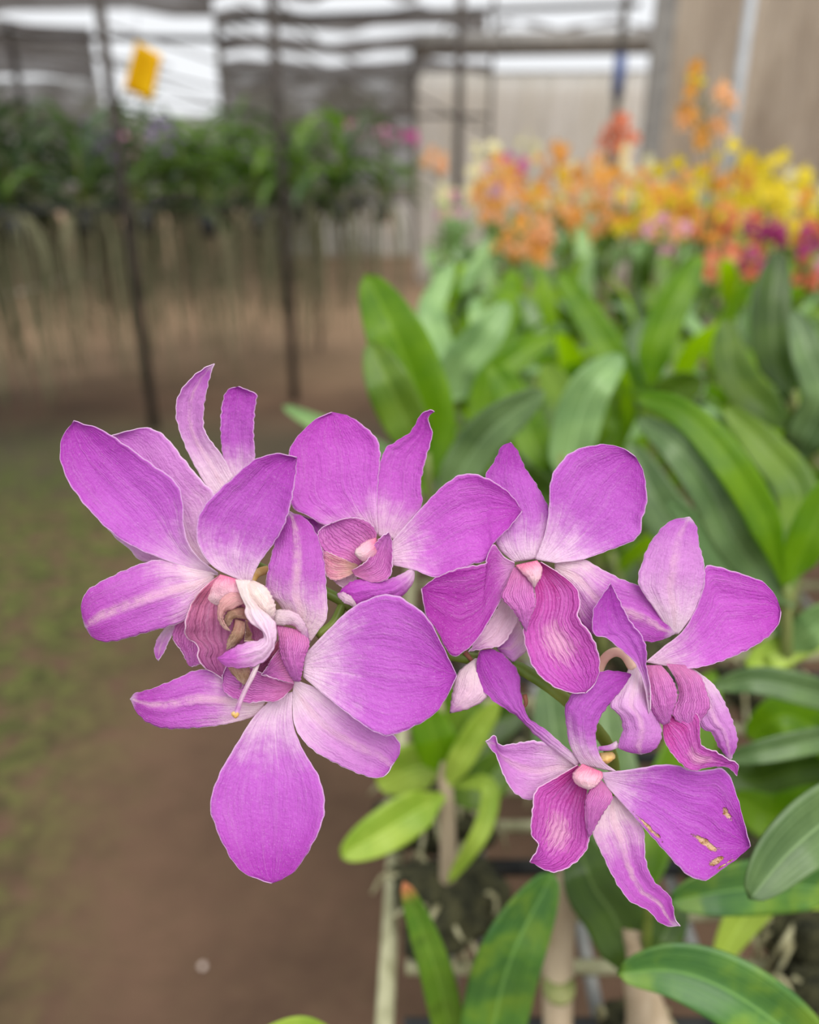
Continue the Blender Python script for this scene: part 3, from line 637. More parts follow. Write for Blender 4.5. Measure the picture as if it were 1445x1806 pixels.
plant('orchid plant at the left bench corner with yellow-green leaves drooping over the aisle', [(790,1560),(790,1450),(785,1370),(770,1220)], [.68,.64,.62,.62], [
  ([(790,1400),(735,1430),(680,1465),(601,1512)], 40, [.62,.6,.585,.58], 'y'), ([(785,1350),(730,1355),(665,1385)], 44, [.64,.65,.67], 'y'),
  ([(788,1370),(765,1300),(745,1240)], 38, [.62,.6,.6], 'b'), ([(790,1380),(830,1310),(880,1235)], 24, [.6,.59,.58], 'y'),
  ([(795,1400),(850,1380),(905,1330)], 42, [.64,.65,.66], 'm'), ([(800,1360),(850,1290),(930,1250)], 40, [.66,.67,.68], 'd'), ([(860,1385),(852,1460),(790,1558)], 17, [.6,.59,.61], 'y'), ([(790,1300),(820,1230),(850,1180)], 34, [.62,.62,.64], 'm')], .007, 'cane', .042, seed=5)
plant('orchid plant behind the middle bloom with pale rounded leaf', [(990,1120),(985,950),(990,800)], [.82,.76,.74], [
  ([(1000,860),(1010,780),(1040,690),(1100,625)], 42, [.74,.73,.72,.74], 'p'), ([(985,900),(950,800),(905,700),(860,640)], 34, [.76,.76,.78,.8], 'b'),
  ([(985,850),(1000,740),(960,640)], 40, [.78,.8,.84], 'm'), ([(880,800),(860,690),(915,625),(985,588)], 30, [.82,.84,.84,.86], 'b'),
  ([(990,900),(920,850),(880,790)], 40, [.74,.72,.72], 'd'), ([(985,960),(930,940),(900,880)],40,[.74,.72,.71],'d')], seed=7)
plant('orchid plant with long arching leaves reaching left above the rightmost bloom', [(1390,1300),(1388,1150),(1386,1030)], [.66,.6,.56], [
  ([(1386,1040),(1340,900),(1260,780),(1190,720),(1115,698)], 32, [.56,.53,.52,.53,.55], 'b'), ([(1386,1060),(1300,960),(1250,860),(1190,785),(1122,735)], 38, [.56,.54,.53,.53,.55], 'u'),
  ([(1388,1030),(1425,950),(1470,840)], 36, [.56,.54,.53], 'b'), ([(1390,1040),(1410,880),(1350,790),(1275,715)], 38, [.58,.62,.64,.66], 'm'),
  ([(1388,1150),(1420,1120),(1480,1070)], 34, [.6,.58,.57], 'p'), ([(1388,1180),(1340,1170),(1420,1130),(1490,1120)], 30, [.6,.6,.6,.6], 'y'), ([(1386,1060),(1260,1000),(1170,900),(1110,780)], 46, [.6,.62,.62,.63], 'u'),
  ([(1388,1130),(1290,1020),(1215,920),(1178,882)], 30, [.6,.58,.58,.58], 'p')], .006, seed=8)
plant('orchid plant at the right edge with a dark hanging leaf', [(1400,1000),(1405,820),(1400,690)], [.9,.84,.8], [
  ([(1400,700),(1370,640),(1362,540),(1375,440)], 38, [.8,.79,.79,.8], 'd'), ([(1402,800),(1450,700),(1425,620),(1400,545)], 36, [.76,.74,.74,.75], 'u'),
  ([(1402,760),(1330,700),(1290,640),(1280,560)], 36, [.82,.84,.86,.88], 'm'), ([(1402,800),(1440,740),(1500,700)], 40, [.8,.78,.76], 'd')], seed=9)
plant('orchid plant with a narrow bright leaf standing up behind the tall right petal', [(1150,900),(1150,780),(1148,690)], [1.0,.95,.92], [
  ([(1150,700),(1155,620),(1190,530),(1240,450)], 32, [.92,.9,.9,.92], 'b'), ([(1150,720),(1090,640),(1040,560),(985,478)], 28, [.92,.94,.96,.98], 'b'),
  ([(1150,760),(1180,700),(1240,670)], 36, [.92,.9,.88], 'm'), ([(1150,740),(1120,640),(1140,560)], 28, [.94,.98,1.0], 'u')], seed=10)
plant('orchid plant beyond the aisle-side leaf with pale pointed leaves', [(800,760),(800,700),(795,640)], [.98,.94,.9], [
  ([(795,700),(810,650),(850,600),(898,532)], 36, [.88,.86,.85,.86], 'p'), ([(795,650),(760,560),(775,510),(800,462)], 24, [.95,.98,1,1.02], 'p'),
  ([(800,700),(850,680),(880,600),(905,470)], 26, [.98,1.02,1.05,1.1], 'b')], seed=11)
plant('orchid plant right of the lowest bloom with horizontal dull leaves', [(1540,1620),(1530,1450),(1520,1280)], [.62,.56,.52], [
  ([(1520,1250),(1400,1212),(1330,1200),(1255,1212)], 28, [.52,.51,.51,.52], 'u'), ([(1520,1290),(1420,1310),(1350,1325),(1270,1342)], 24, [.5,.49,.49,.5], 'u'),
  ([(1525,1330),(1430,1280),(1380,1262),(1315,1300)], 44, [.58,.6,.6,.62], 'b'), ([(1525,1420),(1440,1430),(1360,1440),(1290,1400)], 46, [.6,.62,.64,.66], 'b'),
  ([(1525,1350),(1400,1360),(1320,1380),(1260,1320)], 42, [.64,.66,.68,.7], 'd')], seed=12)
plant('orchid plant in the lower right corner with a dark pointed leaf coming into frame', [(1640,1600),(1620,1420)], [.48,.42], [
  ([(1620,1420),(1500,1425),(1400,1495),(1322,1586)], 62, [.42,.36,.345,.34], 'u')], mossr=.04, seed=13)
plant('orchid plant under the lowest bloom with broad leaves spreading right', [(1130,1800),(1122,1730),(1115,1640)], [.56,.52,.5], [
  ([(1122,1720),(1085,1620),(1045,1560),(1015,1470)], 54, [.5,.5,.5,.52], 'd'), ([(1125,1730),(1160,1670),(1205,1585)], 36, [.52,.52,.54], 'd'),
  ([(1118,1640),(1060,1500),(990,1350),(965,1190)], 50, [.52,.52,.53,.54], 'u'), ([(1118,1600),(1150,1440),(1200,1370),(1260,1180)], 52, [.54,.56,.58,.6], 'b'),
  ([(1118,1650),(1110,1500),(1070,1300),(1065,1200)], 48, [.55,.56,.58,.6], 'u')], .010, 'cane', .032, seed=14)
plant('orchid plant at the bottom edge with a blotched leaf sweeping down to the right', [(1500,1990),(1480,1930)], [.44,.4], [
  ([(1480,1930),(1400,1830),(1290,1750),(1190,1712),(1088,1716)], 62, [.38,.37,.37,.375,.38], 'v')], mossr=0, seed=15)
plant('orchid plant in the lower right with a long yellow-mottled leaf behind the dark one', [(1500,1720),(1490,1580)], [.54,.48], [
  ([(1490,1570),(1400,1562),(1290,1570),(1180,1590)], 50, [.46,.44,.43,.43], 'v'), ([(1490,1600),(1380,1560),(1320,1610),(1262,1706)], 38, [.5,.54,.55,.56], 'y')], seed=16)
plant('orchid plant on the bench grid with two leaves rising from bottom edge', [(850,1990),(845,1950)], [.56,.54], [
  ([(845,1960),(872,1800),(905,1680),(976,1538)], 60, [.54,.48,.45,.44], 'v'), ([(845,1960),(800,1840),(765,1700),(712,1554)], 30, [.54,.51,.49,.48], 't')], mossr=0, seed=17)
plant('orchid plant low at the bottom edge with a single yellow-green leaf tip', [(640,1990),(630,1940)], [.52,.48], [
  ([(630,1940),(600,1860),(540,1812),(462,1820)], 20, [.46,.42,.4,.4], 'y')], mossr=0, seed=18)
# bare tan cane standing on the bench
cn = empty('orchid_cane', G(985, 1800, BZ), 'thick bare tan cane standing on the bench grid below the lowest bloom', 'plant')
a = G(985, 1870, BZ); tube('cane', [a, P(985, 1700, .58), P(1000, 1560, .545), P(1010, 1450, .54)], [.0105, .0115, .009, .006], M['cane'], cn, 14, 24)
for y in (1640, 1740): tube('node_ring', [P(986, y-2, .57), P(986, y+5, .573)], .0118, M['cane_green'], cn, 14)
cn = empty('orchid_cane', G(1150, 1806, BZ), 'short stout cane rising at the bottom edge near the sweeping leaf', 'plant')
tube('cane', [G(1160, 1900, BZ), P(1155, 1800, .56), P(1145, 1740, .55)], [.011, .012, .006], M['cane'], cn, 14, 20)
moss_ = empty('moss_pad', G(1400, 1640, BZ), 'pad of pale tangled roots on the bench at the right edge', 'plant'); moss(moss_, G(1410, 1655, BZ)+Vector((0, 0, .02)), .045, 33, 60)

# ------------------------------------------------------------------ bench grid
bench = empty('plant_bench', (1.4, 3, BZ-.02), 'long weathered slatted bench carrying the orchids on the right', 'bench')
BX0 = -.018
tube('side_rail', [(BX0-.008, .2, BZ-.01), (BX0+.2, 7.2, BZ-.01)], .0075, M['rail'], bench)
for xx in (.058, .145, .24, .34, .45, .6, .8, 1.1, 1.5, 2.0, 2.6):
    tube('long_rail', [(xx, .2, BZ-.022), (xx+.2, 7.2, BZ-.022)], .006, M['pipe_grey'], bench, 8)
yy = .36; k = 0
while yy < 3.2:
    dark = k % 3 == 1
    tube('slat', [(BX0+.002+yy*.028, yy, BZ-.012), (3.0, yy, BZ-.012)], .0062 if not dark else .008, M['pipe_dark' if dark else 'rail'], bench, 8)
    yy += .052 if yy < 1 else .1 if yy < 1.8 else .25; k += 1
for (x, y) in ((.06, .9), (.1, 2.6), (.16, 4.6), (.2, 7.0), (1.4, .9), (1.5, 4.6), (3.0, 4.6)):
    tube('leg', [(x, y, -.05), (x, y, BZ-.02)], .018, M['pipe_grey'], bench)

ORD = 'first second third fourth fifth sixth seventh eighth ninth tenth eleventh twelfth thirteenth fourteenth fifteenth sixteenth'.split()
# ------------------------------------------------------------------ plants filling the bench
def arc_leaf(length, width, lift, droop, m, fold=.3, nr=14, nc=7):
    V = []; uv = []; p = Vector((0, 0, 0)); ang = lift
    for i in range(nr):
        u = i/(nr-1)
        w = width/2*(math.sin(math.pi*min(1, .05+u*.95))**.55 if u < .5 else max(0, math.cos((u-.5)*math.pi))**.5)*min(1, .3+u*3)
        for j in range(nc):
            e = 2*j/(nc-1)-1
            n = Vector((-math.sin(ang), 0, math.cos(ang)))
            V.append(p+Vector((0, w*e, 0))+n*(abs(e)*w*fold)); uv.append((u, j/(nc-1)))
        p = p+Vector((math.cos(ang), 0, math.sin(ang)))*length/(nr-1); ang -= droop/(nr-1)
    return V, clean(V, grid_faces(nr, nc)), uv
def proto_leaf(*a, **k):
    V, Fc, uv = arc_leaf(*a, **k)
    me = bpy.data.meshes.new('leaf'); me.from_pydata([tuple(v) for v in V], [], Fc)
    l = me.uv_layers.new(name='UVMap')
    for p in me.polygons:
        p.use_smooth = True
        for li, vi in zip(p.loop_indices, p.vertices): l.data[li].uv = uv[vi]
    me.materials.append(LM[a[4]]); return me
LEAVES = {}
for m in 'bmdup':
    LEAVES[m] = [proto_leaf(.17, .05, R(70), R(60), m), proto_leaf(.15, .045, R(55), R(80), m), proto_leaf(.19, .042, R(78), R(50), m)]
cane_me = {}
def shared_mesh(name, V, Fc, uv, mat):
    me = bpy.data.meshes.new(name); me.from_pydata([tuple(v) for v in V], [], Fc)
    for p in me.polygons: p.use_smooth = True
    me.materials.append(mat); return me
cane_me = shared_mesh('cane', *tube_data([(0,0,0),(.01,0,.1),(0,.01,.22),(.01,0,.32)], [.006,.008,.006,.004], 8, 10), M['cane_green'])
def child(name, me, parent, loc=(0,0,0), rot=(0,0,0), sc=1):
    o = bpy.data.objects.new(name, me); COL.objects.link(o); o.parent = parent
    o.location = loc; o.rotation_euler = rot; o.scale = (sc, sc, sc); return o
rnd = random.Random(11)
def bench_plant(x, y, h, mats, label, group, nl=7, z=BZ, name='orchid_plant', sc=1):
    root = empty(name, (x, y, z), label, 'plant', group)
    ca = rnd.uniform(0, 6.28)
    nc_ = 2
    for c in range(nc_):
        hh = h*(1 if c == 0 else rnd.uniform(.55, .85)); off = (0, 0, 0) if c == 0 else (rnd.uniform(-.05, .05), rnd.uniform(-.05, .05), 0)
        o = child('cane', cane_me, root, off, (0, 0, rnd.uniform(0, 6)), 1); o.scale = (1, 1, hh/.32)
        k0 = nl if c == 0 else nl-3
        for k in range(k0):
            t = .45+.55*k/(max(k0-1, 1))
            az = ca + (k % 2)*math.pi + rnd.uniform(-.5, .5)+c
            child('leaf', rnd.choice(LEAVES[rnd.choice(mats)]), root, (off[0], off[1], hh*t), (rnd.uniform(-.3, .3), rnd.uniform(-.25, .25) - .25*(k == k0-1), az), sc*rnd.uniform(.75, 1.15)*(1.1-.2*t))
    return root
near = 0; row_ = -1
yy = .95
while yy < 2.25:
    xx = .02+yy*.03+rnd.uniform(.02, .08)
    row_ += 1; col_ = 0
    while xx < .53*yy+.38:
        o = bench_plant(xx, yy+rnd.uniform(-.04, .04), rnd.uniform(.22, .32), rnd.choice(['bm', 'bmu', 'bdm', 'mup', 'bup']),
           'green orchid plant on the bench, '+ORD[row_]+' row behind the near plants, '+ORD[col_]+' from the aisle', 'leafy orchid plants on the bench', 6)
        near += 1; col_ += 1; xx += rnd.uniform(.13, .18)
    yy += .155
far = 0
yy = 2.35
while yy < 6.8:
    xx = .1+yy*.03
    while xx < .53*yy+.35:
        o = bench_plant(xx, yy+rnd.uniform(-.08, .08), rnd.uniform(.24, .34), rnd.choice(['bp', 'mup', 'dp', 'pup', 'up']),
           'small blurred orchid plant at the back of the bench under the orange and yellow blooms', 'orchid plants at the back of the bench', 5, sc=1.25)
        far += 1; xx += rnd.uniform(.27, .36)
    yy += .38
print('bench plants', near, far)

# ------------------------------------------------------------------ blurred sprays of orange, yellow and magenta blooms
def bloom_mesh(mat, r=.032, n=5):
    V = []; Fc = []; U = []
    for k in range(n):
        a = 2*math.pi*k/n+math.pi/2
        ax = Vector((math.cos(a), 0, math.sin(a))); sd = Vector((-math.sin(a), 0, math.cos(a)))
        b = len(V); nr = 7; nc = 5
        for i in range(nr):
            u = i/(nr-1); w = r*.34*math.sin(math.pi*min(1, .12+u*.88))**.8
            for j in range(nc):
                e = 2*j/(nc-1)-1
                V.append(ax*(r*u+.002)+sd*w*e+Vector((0, -.35*r*u*u*(1 if k % 2 else .3)+abs(e)*w*.4, 0))); U.append((u, j/(nc-1)))
        Fc += [tuple(q+b for q in f) for f in grid_faces(nr, nc)]
    b = len(V); nr, nc = 5, 8       # small lip in the middle
    for i in range(nr):
        for j in range(nc):
            a = 2*math.pi*j/nc; q = r*.2*math.sin(math.pi*i/(nr-1)*.9+.15)
            V.append(Vector((q*math.cos(a), -r*.45*i/(nr-1), q*math.sin(a)-.003))); U.append((0, 0))
    Fc += [(b+i*nc+j, b+i*nc+(j+1) % nc, b+(i+1)*nc+(j+1) % nc, b+(i+1)*nc+j) for i in range(nr-1) for j in range(nc)]
    return shared_mesh('bloom', V, Fc, U, mat)
BL = {k: bloom_mesh(M['f_'+k]) for k in FLC}
def bloom_spray(px, py, Y, cols, n, spread, label, group=None, z0=BZ+.1, size=1, tall=1.0, name='flowering_orchid'):
    top = W(px, py, Y)
    root = empty(name, (top.x+rnd.uniform(-.04, .04), top.y+.03, z0), label, 'flower spray', group)
    b = wloc(root)
    h = top-b
    m1 = b+h*.5+Vector((rnd.uniform(-.03, .03), 0, .02))
    tube('flower_stem', [b, m1, top], [.003, .0025, .0015], M['stem_dark'], root, 6, 8)
    for k in range(n):
        a = rnd.uniform(0, 6.28); q = spread*math.sqrt(rnd.uniform(.02, 1))
        p = top-b+Vector((q*math.cos(a), rnd.uniform(-1, 1)*spread*.6, q*tall*math.sin(a)-spread*tall*.5))
        child('flower', BL[rnd.choice(cols)], root, p, (rnd.uniform(-.5, .3), rnd.uniform(-.6, .6), rnd.uniform(-.9, .9)), size*rnd.uniform(.8, 1.2))
    return root
# tall orange spray
t = W(1248, 170, 1.75)
root = empty('flowering_orchid', (t.x, t.y, BZ), 'tallest orange spray standing above the others before the beige sheeting', 'flower spray')
tube('flower_stem', [(t.x, t.y, BZ), W(1253, 330, 1.75), W(1245, 230, 1.75), W(1225, 130, 1.75)], [.003, .003, .0025, .0012], M['stem_dark'], root, 8, 20)
for (x, y, c) in ((1222,122,'orange'),(1216,160,'orange'),(1230,145,'yellow'),(1212,195,'orange'),(1270,165,'peach'),(1292,178,'peach'),(1285,155,'peach'),(1218,205,'orange'),(1240,232,'orange'),(1262,222,'peach'),(1238,250,'orange'),(1282,226,'peach'),(1208,215,'peach')):
    p = W(x, y, 1.75)-wloc(root)
    child('flower', BL[c], root, p+Vector((0, rnd.uniform(-.02, .02), 0)), (rnd.uniform(-.4, .3), rnd.uniform(-.5, .5), rnd.uniform(-.7, .7)), .64)
    tube('pedicel', [W(x, y, 1.75), W(x*.4+1243*.6, y+14, 1.76), W(1245, min(y+40, 320), 1.75)], .0012, M['stem_dark'], root, 5, 6)
SP = [ # x, y, Y, colours, n, spread, label
 (795,345,3.4,['pink','cream'],6,.07,'pale pink spray at the aisle end of the flower bed, lowest left'),
 (775,268,3.6,['peach'],4,.05,'small peach spray leaning over the aisle at the left of the bed'),
 (860,275,3.4,['cream'],9,.08,'cream white spray at the left end of the flower bed'),
 (855,320,3.0,['cream','pink'],10,.09,'cream and pink spray below the leftmost white one'),
 (905,292,3.1,['hot','pink'],6,.05,'mauve pink spray among the orange ones at the left'),
 (880,305,2.9,['orange'],10,.08,'orange spray beside the mauve one'),
 (905,345,2.6,['orange','peach'],13,.10,'dense orange spray hanging low at the left of the bed'),
 (930,400,2.3,['orange','peach'],10,.06,'orange spray dipping lowest into the green leaves'),
 (930,250,4.2,['cream'],6,.08,'faint cream spray standing far back beyond the orange ones'),
 (985,275,3.0,['orange'],12,.08,'bright orange spray left of the dark post'),
 (1000,320,2.8,['cream','orange','yellow'],12,.10,'mixed cream and orange spray in the middle of the bed'),
 (1040,300,3.1,['cream','peach'],11,.09,'cream spray in the middle below the dark blue post'),
 (1090,225,2.9,['red'],8,.05,'rusty red spray rising in front of the dark blue post'),
 (1095,285,2.8,['orange','orange','cream'],12,.08,'orange spray just right of the dark blue post'),
 (1060,335,2.5,['orange','orange','peach'],13,.09,'large orange spray low in middle of the bed'),
 (1125,300,3.2,['pink','cream'],8,.08,'pale spray between two orange ones, centre right'),
 (1130,350,2.4,['peach','yellow'],9,.07,'peach spray low at centre right'),
 (1205,315,2.5,['yellow','orange'],15,.09,'golden spray left of the tall orange stem'),
 (1185,350,2.3,['orange','yellow'],12,.07,'orange and yellow spray low beside the tall stem'),
 (1300,275,2.2,['orange','yellow'],8,.05,'orange and yellow spray right of the tall stem'),
 (1300,320,2.9,['yellow'],10,.09,'yellow spray behind the orange one at right'),
 (1370,300,2.7,['yellow'],14,.09,'bright yellow spray near the right edge, upper'),
 (1350,345,2.4,['yellow'],15,.09,'densest bright yellow spray near the right edge'),
 (1415,330,2.5,['yellow','cream'],14,.09,'yellow spray cut by the right edge'),
 (1430,355,2.2,['yellow','orange'],10,.06,'yellow and orange spray at the right edge, lower'),
 (1265,372,2.1,['red','orange'],9,.045,'coral red spray below the tall orange stem'),
 (1320,402,2.0,['red','peach','magenta'],11,.055,'coral and purple spray beside the magenta one'),
 (1365,400,1.95,['magenta'],7,.03,'deep magenta spray, left of two near the right edge'),
 (1435,410,1.9,['magenta','red'],8,.035,'deep magenta spray cut by the right edge'),
 (1270,445,1.9,['red','peach'],7,.035,'faded coral spray low among the leaves at right'),
 (1330,455,1.9,['magenta','red'],5,.03,'dusky magenta spray low among the leaves at right'),
 (1430,465,1.8,['red','pink'],5,.03,'small reddish spray low at the right edge'),
 (1180,395,2.2,['pink','peach'],6,.05,'faded pink spray under the golden one'),
]
for (x, y, Y, c, n, s_, lb) in SP: bloom_spray(x, y, Y, c, int(n*1.8), s_*1.1, 'blurred '+lb, size=.62 if Y < 2.3 else .75)

# ------------------------------------------------------------------ strap-leaved orchids on the left rack, with hanging roots
STR = {m: [proto_leaf(.72, .085, R(52), R(115), m, fold=.4), proto_leaf(.62, .08, R(35), R(95), m, fold=.4), proto_leaf(.70, .078, R(66), R(140), m, fold=.4), proto_leaf(.46, .08, R(76), R(50), m, fold=.4)] for m in 'klm'}
def strap_root_mesh(seed):
    r2 = random.Random(seed); parts = []
    for k in range(18):
        x, y = r2.uniform(-.16, .16), r2.uniform(-.1, .1); L = r2.uniform(.3, 1.0)
        parts.append(tube_data([(x*.3, y*.3, .05), (x, y, -.12), (x+r2.uniform(-.03, .03), y, -L*.6), (x+r2.uniform(-.04, .04), y, -L)], [.006, .005, .004, .003], 5, 10))
    V, Fc, u = join(parts); return shared_mesh('hanging_roots', V, Fc, u, M['root_grey'])
RM = [strap_root_mesh(s_) for s_ in range(5)]
stem_me = shared_mesh('stem', *tube_data([(0,0,-.08),(0,0,.1),(.01,0,.3)], [.012,.011,.006], 8, 8), M['stem_dark'])
basket_me = shared_mesh('basket', *tube_data([(0,0,-.1),(0,0,-.04),(0,0,.02)], [.04,.05,.055], 10), M['pipe_dark'])
A0 = Vector((-1.54, 4.5, 0)); DR = Vector((.73, .63, 0)).normalized(); DN = Vector((-DR.y, DR.x, 0))
def strap_plant(s_, r, z, mats, label, group):
    p = A0+DR*s_+DN*r
    root = empty('strap_leaf_orchid', (p.x, p.y, z), label, 'plant', group)
    child('stem', stem_me, root); child('basket', basket_me, root)
    az = rnd.uniform(-.5, .5)+math.atan2(DR.y, DR.x)-.3
    for k in range(9):
        child('leaf', rnd.choice(STR[rnd.choice(mats)]), root, (0, 0, -.02+.032*k), (0, rnd.uniform(-.15, .15)-(.35 if k > 6 else 0), az+(k % 2)*math.pi+rnd.uniform(-.35, .35)), rnd.uniform(.7, 1.0))
    o = child('hanging_roots', RM[rnd.randrange(5)], root, (0, 0, 0), (0, 0, rnd.uniform(0, 6))); o['kind'] = 'stuff'
    return root
for r, z in ((0, 1.15), (.45, 1.18), (.95, 1.2), (1.6, 1.22)):
    s_ = -1.5-r*.8
    col_ = 0
    while s_ < 1.95:
        lab = ORD[col_]+' strap-leaved orchid from the left end of the front row in the hanging rack' if r == 0 else 'blurred strap-leaved orchid in the rows behind the front of the rack'
        grp = 'front row of strap-leaved orchids' if r == 0 else 'back rows of strap-leaved orchids'
        strap_plant(s_+rnd.uniform(-.04, .04), r, z+rnd.uniform(-.04, .03), 'kkl' if s_ < .2 else 'kllm', lab, grp)
        s_ += (.33 if r == 0 else .27); col_ += 1
rack = empty('hanging_rack', A0+Vector((0, 0, 1.2)), 'dark pipe rack on posts holding the strap-leaved orchids at left', 'rack')
for r in (-.06, .06, .39, .51, .89, 1.01, 1.54, 1.66):
    a = A0+DR*(-3)+DN*r; b = A0+DR*2.0+DN*r
    tube('rail', [Vector((a.x, a.y, 1.19)), Vector((b.x, b.y, 1.19))], .008, M['pipe_dark'], rack, 8)
for s_ in (-1.5, 2.0):
    for r in (1.1,):
        p = A0+DR*s_+DN*r
        tube('leg', [Vector((p.x, p.y, -.05)), Vector((p.x, p.y, 1.2))], .014, M['post'], rack, 8)
for (x, yb, s_, h, lb, m) in ((0, 0, 0, 3.3, 'dark post rising through the strap-leaved orchids, nearest the left', 'post'), (0, 0, .965, 3.3, 'second dark post at the middle of the strap-leaved row', 'post')):
    p = A0+DR*s_-DN*.09
    tag(tube('post', [Vector((p.x, p.y, -.05)), Vector((p.x, p.y, h))], .027, M[m], ns=12), lb, 'post')
bloom_spray(160, 228, 5.6, ['purple'], 10, .10, 'faint purple spray above the strap leaves, further left', z0=1.25)
bloom_spray(215, 230, 5.8, ['purple','pink'], 14, .14, 'faint purple spray above the strap leaves, left of the post', z0=1.25)
bloom_spray(290, 222, 6.0, ['purple'], 14, .13, 'faint purple spray above the strap leaves, right of the post', z0=1.25)
bloom_spray(722, 230, 6.4, ['hot'], 8, .07, 'bright pink spray at the right end of the strap-leaved row', z0=1.25)
bloom_spray(680, 228, 6.8, ['pink','hot'], 6, .08, 'pale pink spray left of the bright pink one', z0=1.25)
bloom_spray(620, 222, 7.0, ['hot','pink'], 4, .07, 'faint mauve spray in the middle of the row', z0=1.25)

# ------------------------------------------------------------------ posts, pipes, wires, hanging card
vpost('post', 805, 400, 9.5, 3.3, .045, M['post'], 'brownish post left of the cream sheeting')
vpost('post', 858, 400, 10.2, 3.3, .02, M['post'], 'thin dark post at the left edge of the cream sheeting')
vpost('post', 1068, 400, 7.0, 1.92, .032, M['post'], 'dark lower post in the middle of the cream sheeting')
b = W(1068, 400, 7.0); tag(tube('post_sleeve', [Vector((b.x, b.y, 1.92)), Vector((b.x, b.y, 2.2))], .045, M['post_blue'], ns=12), 'blue sleeve on the post in the middle of the cream sheeting', 'sleeve')
tag(tube('post', [Vector((b.x, b.y, 2.2)), Vector((b.x, b.y, 3.3))], .03, M['post_grey'], ns=12), 'grey upper pipe standing on the blue sleeve', 'post')
vpost('post', 1268, 400, 6.5, 3.3, .035, M['post_light'], 'light steel post before the beige sheeting on the right')
vpost('post', 412, 400, 13, 3.3, .05, M['post_grey'], 'grey post far back beside the bright opening')
vpost('post', 1430, 400, 7.5, 3.3, .05, M['post_grey'], 'faint grey post at the right edge behind the beige blooms', lean=.15)
vpost('post', 75, 400, 13, 3.3, .05, M['post'], 'dark post far back at the left edge')
vpost('post', 730, 400, 15, 3.3, .05, M['post_grey'], 'faint grey post far back near the low white wall')
def pipe(p, q, r, m, lb, cat='pipe'):
    return tag(tube('pipe' if cat == 'pipe' else 'wire', [p, q], r, M[m], ns=8), lb, cat)
pipe(W(560, 203, 10.2), W(860, 205, 10.2), .02, 'post', 'dark horizontal pipe above the pink sprays')
pipe(W(400, 35, 9.5), W(1130, 8, 9.5), .03, 'post', 'long pipe under the roof along the top edge')
pipe(W(-40, 62, 9.2), W(420, 70, 9.2), .03, 'post', 'roof pipe across the upper left')
pipe(W(735, 80, 10.2), W(1150, 74, 10.2), .12, 'post_grey', 'rolled grey shade cloth above the cream sheeting')
pipe(W(840, 128, 10.98), W(1140, 126, 10.98), .015, 'post_grey', 'thin pipe along the top of the cream sheeting')
ws = [((420,0),(860,235)), ((330,0),(720,190)), ((0,62),(420,165)), ((0,75),(300,118)), ((490,0),(560,70)), ((390,45),(690,215)), ((720,170),(800,20)), ((380,125),(500,118)), ((200,115),(420,200)), ((0,150),(400,190)), ((180,40),(400,115)), ((860,10),(900,100))]
wl = ['long diagonal wire from the top edge down to the dark horizontal pipe', 'diagonal wire crossing the bright opening', 'low wire running from the left edge', 'wire just above the yellow card', 'short steep wire near the second post', 'middle diagonal wire right of the opening', 'wire rising to the right beside the brown post', 'short level wire between the posts', 'wire below the yellow card', 'lowest wire above the purple sprays', 'wire through the upper part of the opening', 'short wire beside the thin dark post']
for ((a, b), lb) in zip(ws, wl): pipe(W(*a, 8.6), W(*b, 8.6), .011, 'wire', lb, 'wire')
# yellow sticky card, hanging from a wire
card = empty('sticky_card', W(252, 125, 3.9), 'yellow insect trap card hanging near the first post', 'card')
q = [W(218, 158, 3.85), W(268, 180, 3.95), W(286, 98, 3.95), W(240, 72, 3.85)]
V = []; uv = []
for i in range(9):
    for j in range(9):
        u, v = j/8, i/8; p = q[0].lerp(q[1], u).lerp(q[3].lerp(q[2], u), v); p.y += .02*math.sin(u*3.1); V.append(p); uv.append((u, v))
mk('card', V, grid_faces(9, 9), M['yellow'], card, uv, solid=.0015)
tube('hanging_wire', [W(243, 82, 3.86), W(236, -120, 3.86)], .0015, M['wire'], card, 6)
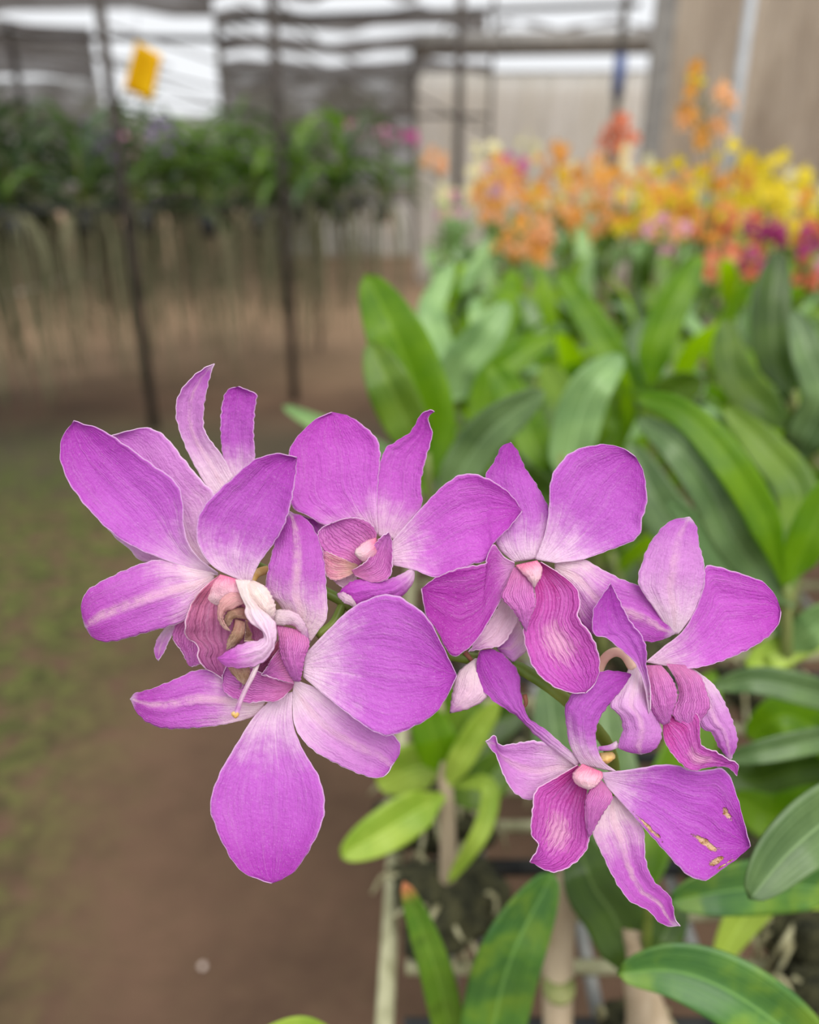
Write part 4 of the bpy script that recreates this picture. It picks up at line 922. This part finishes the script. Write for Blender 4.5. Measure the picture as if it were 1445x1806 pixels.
# pipe lying on the earth and a pale pebble
tag(tube('ground_pipe', [G(-60, 545)+Vector((0,0,.02)), G(175, 480)+Vector((0,0,.02))], .02, M['white_pipe'], ns=8), 'pale pipe lying on the earth at the left', 'pipe')
tag(tube('kerb', [G(480, 452)+Vector((0,0,.03)), G(760, 452)+Vector((0,0,.03))], .04, M['white_pipe'], ns=8), 'pale kerb line before the low white wall', 'kerb')
tag(blob('pebble', G(358, 1706)+Vector((0,0,.004)), .006, M['pebble'], sz=.7, seed=4), 'small pale pebble alone on the brown earth', 'pebble')

# ------------------------------------------------------------------ trees outside
def tree(x, Y, h, r, label, seed):
    b = Vector((wx(x, Y), Y, 0)); root = empty('tree', b, label, 'tree')
    tube('trunk', [b-Vector((0,0,.1)), b+Vector((0,0,h-r*.6))], [.18, .1], M['bark'], root, 8, 6)
    r2 = random.Random(seed); parts = []
    for k in range(260):
        a = r2.uniform(0, 6.28); th = math.acos(r2.uniform(-1, 1)); q = r*r2.uniform(.55, 1)
        c = b+Vector((0, 0, h-r*.3))+Vector((q*math.sin(th)*math.cos(a), q*math.sin(th)*math.sin(a), q*.75*math.cos(th)))
        s_ = r2.uniform(.12, .3)
        t1 = Vector((r2.uniform(-1,1), r2.uniform(-1,1), r2.uniform(-1,1))).normalized(); t2 = t1.orthogonal().normalized()
        parts.append(([c-t1*s_, c+t2*s_*.45, c+t1*s_, c-t2*s_*.45], [(0,1,2,3)], [(0,0)]*4))
    V, Fc, u = join(parts); mk('crown', V, Fc, M['tree'], root, u, smooth=False)
for i, (x, Y, h, r) in enumerate(((-110, 25, 3.2, 1.4), (50, 24, 2.7, 1.2), (190, 27, 3.0, 1.2), (345, 26, 2.3, 1.1), (480, 25, 3.0, 1.0), (620, 28, 3.3, 1.4), (270, 31, 2.2, 1.3))):
    tree(x, Y, h, r, ['green tree outside beyond the left edge of the nets', 'light green tree outside at far left', 'tree outside behind the dark far post', 'low tree outside under the bright opening', 'tree outside right of the bright opening', 'broad tree outside behind the middle of the nets', 'farthest low tree outside the netting'][i], 50+i)
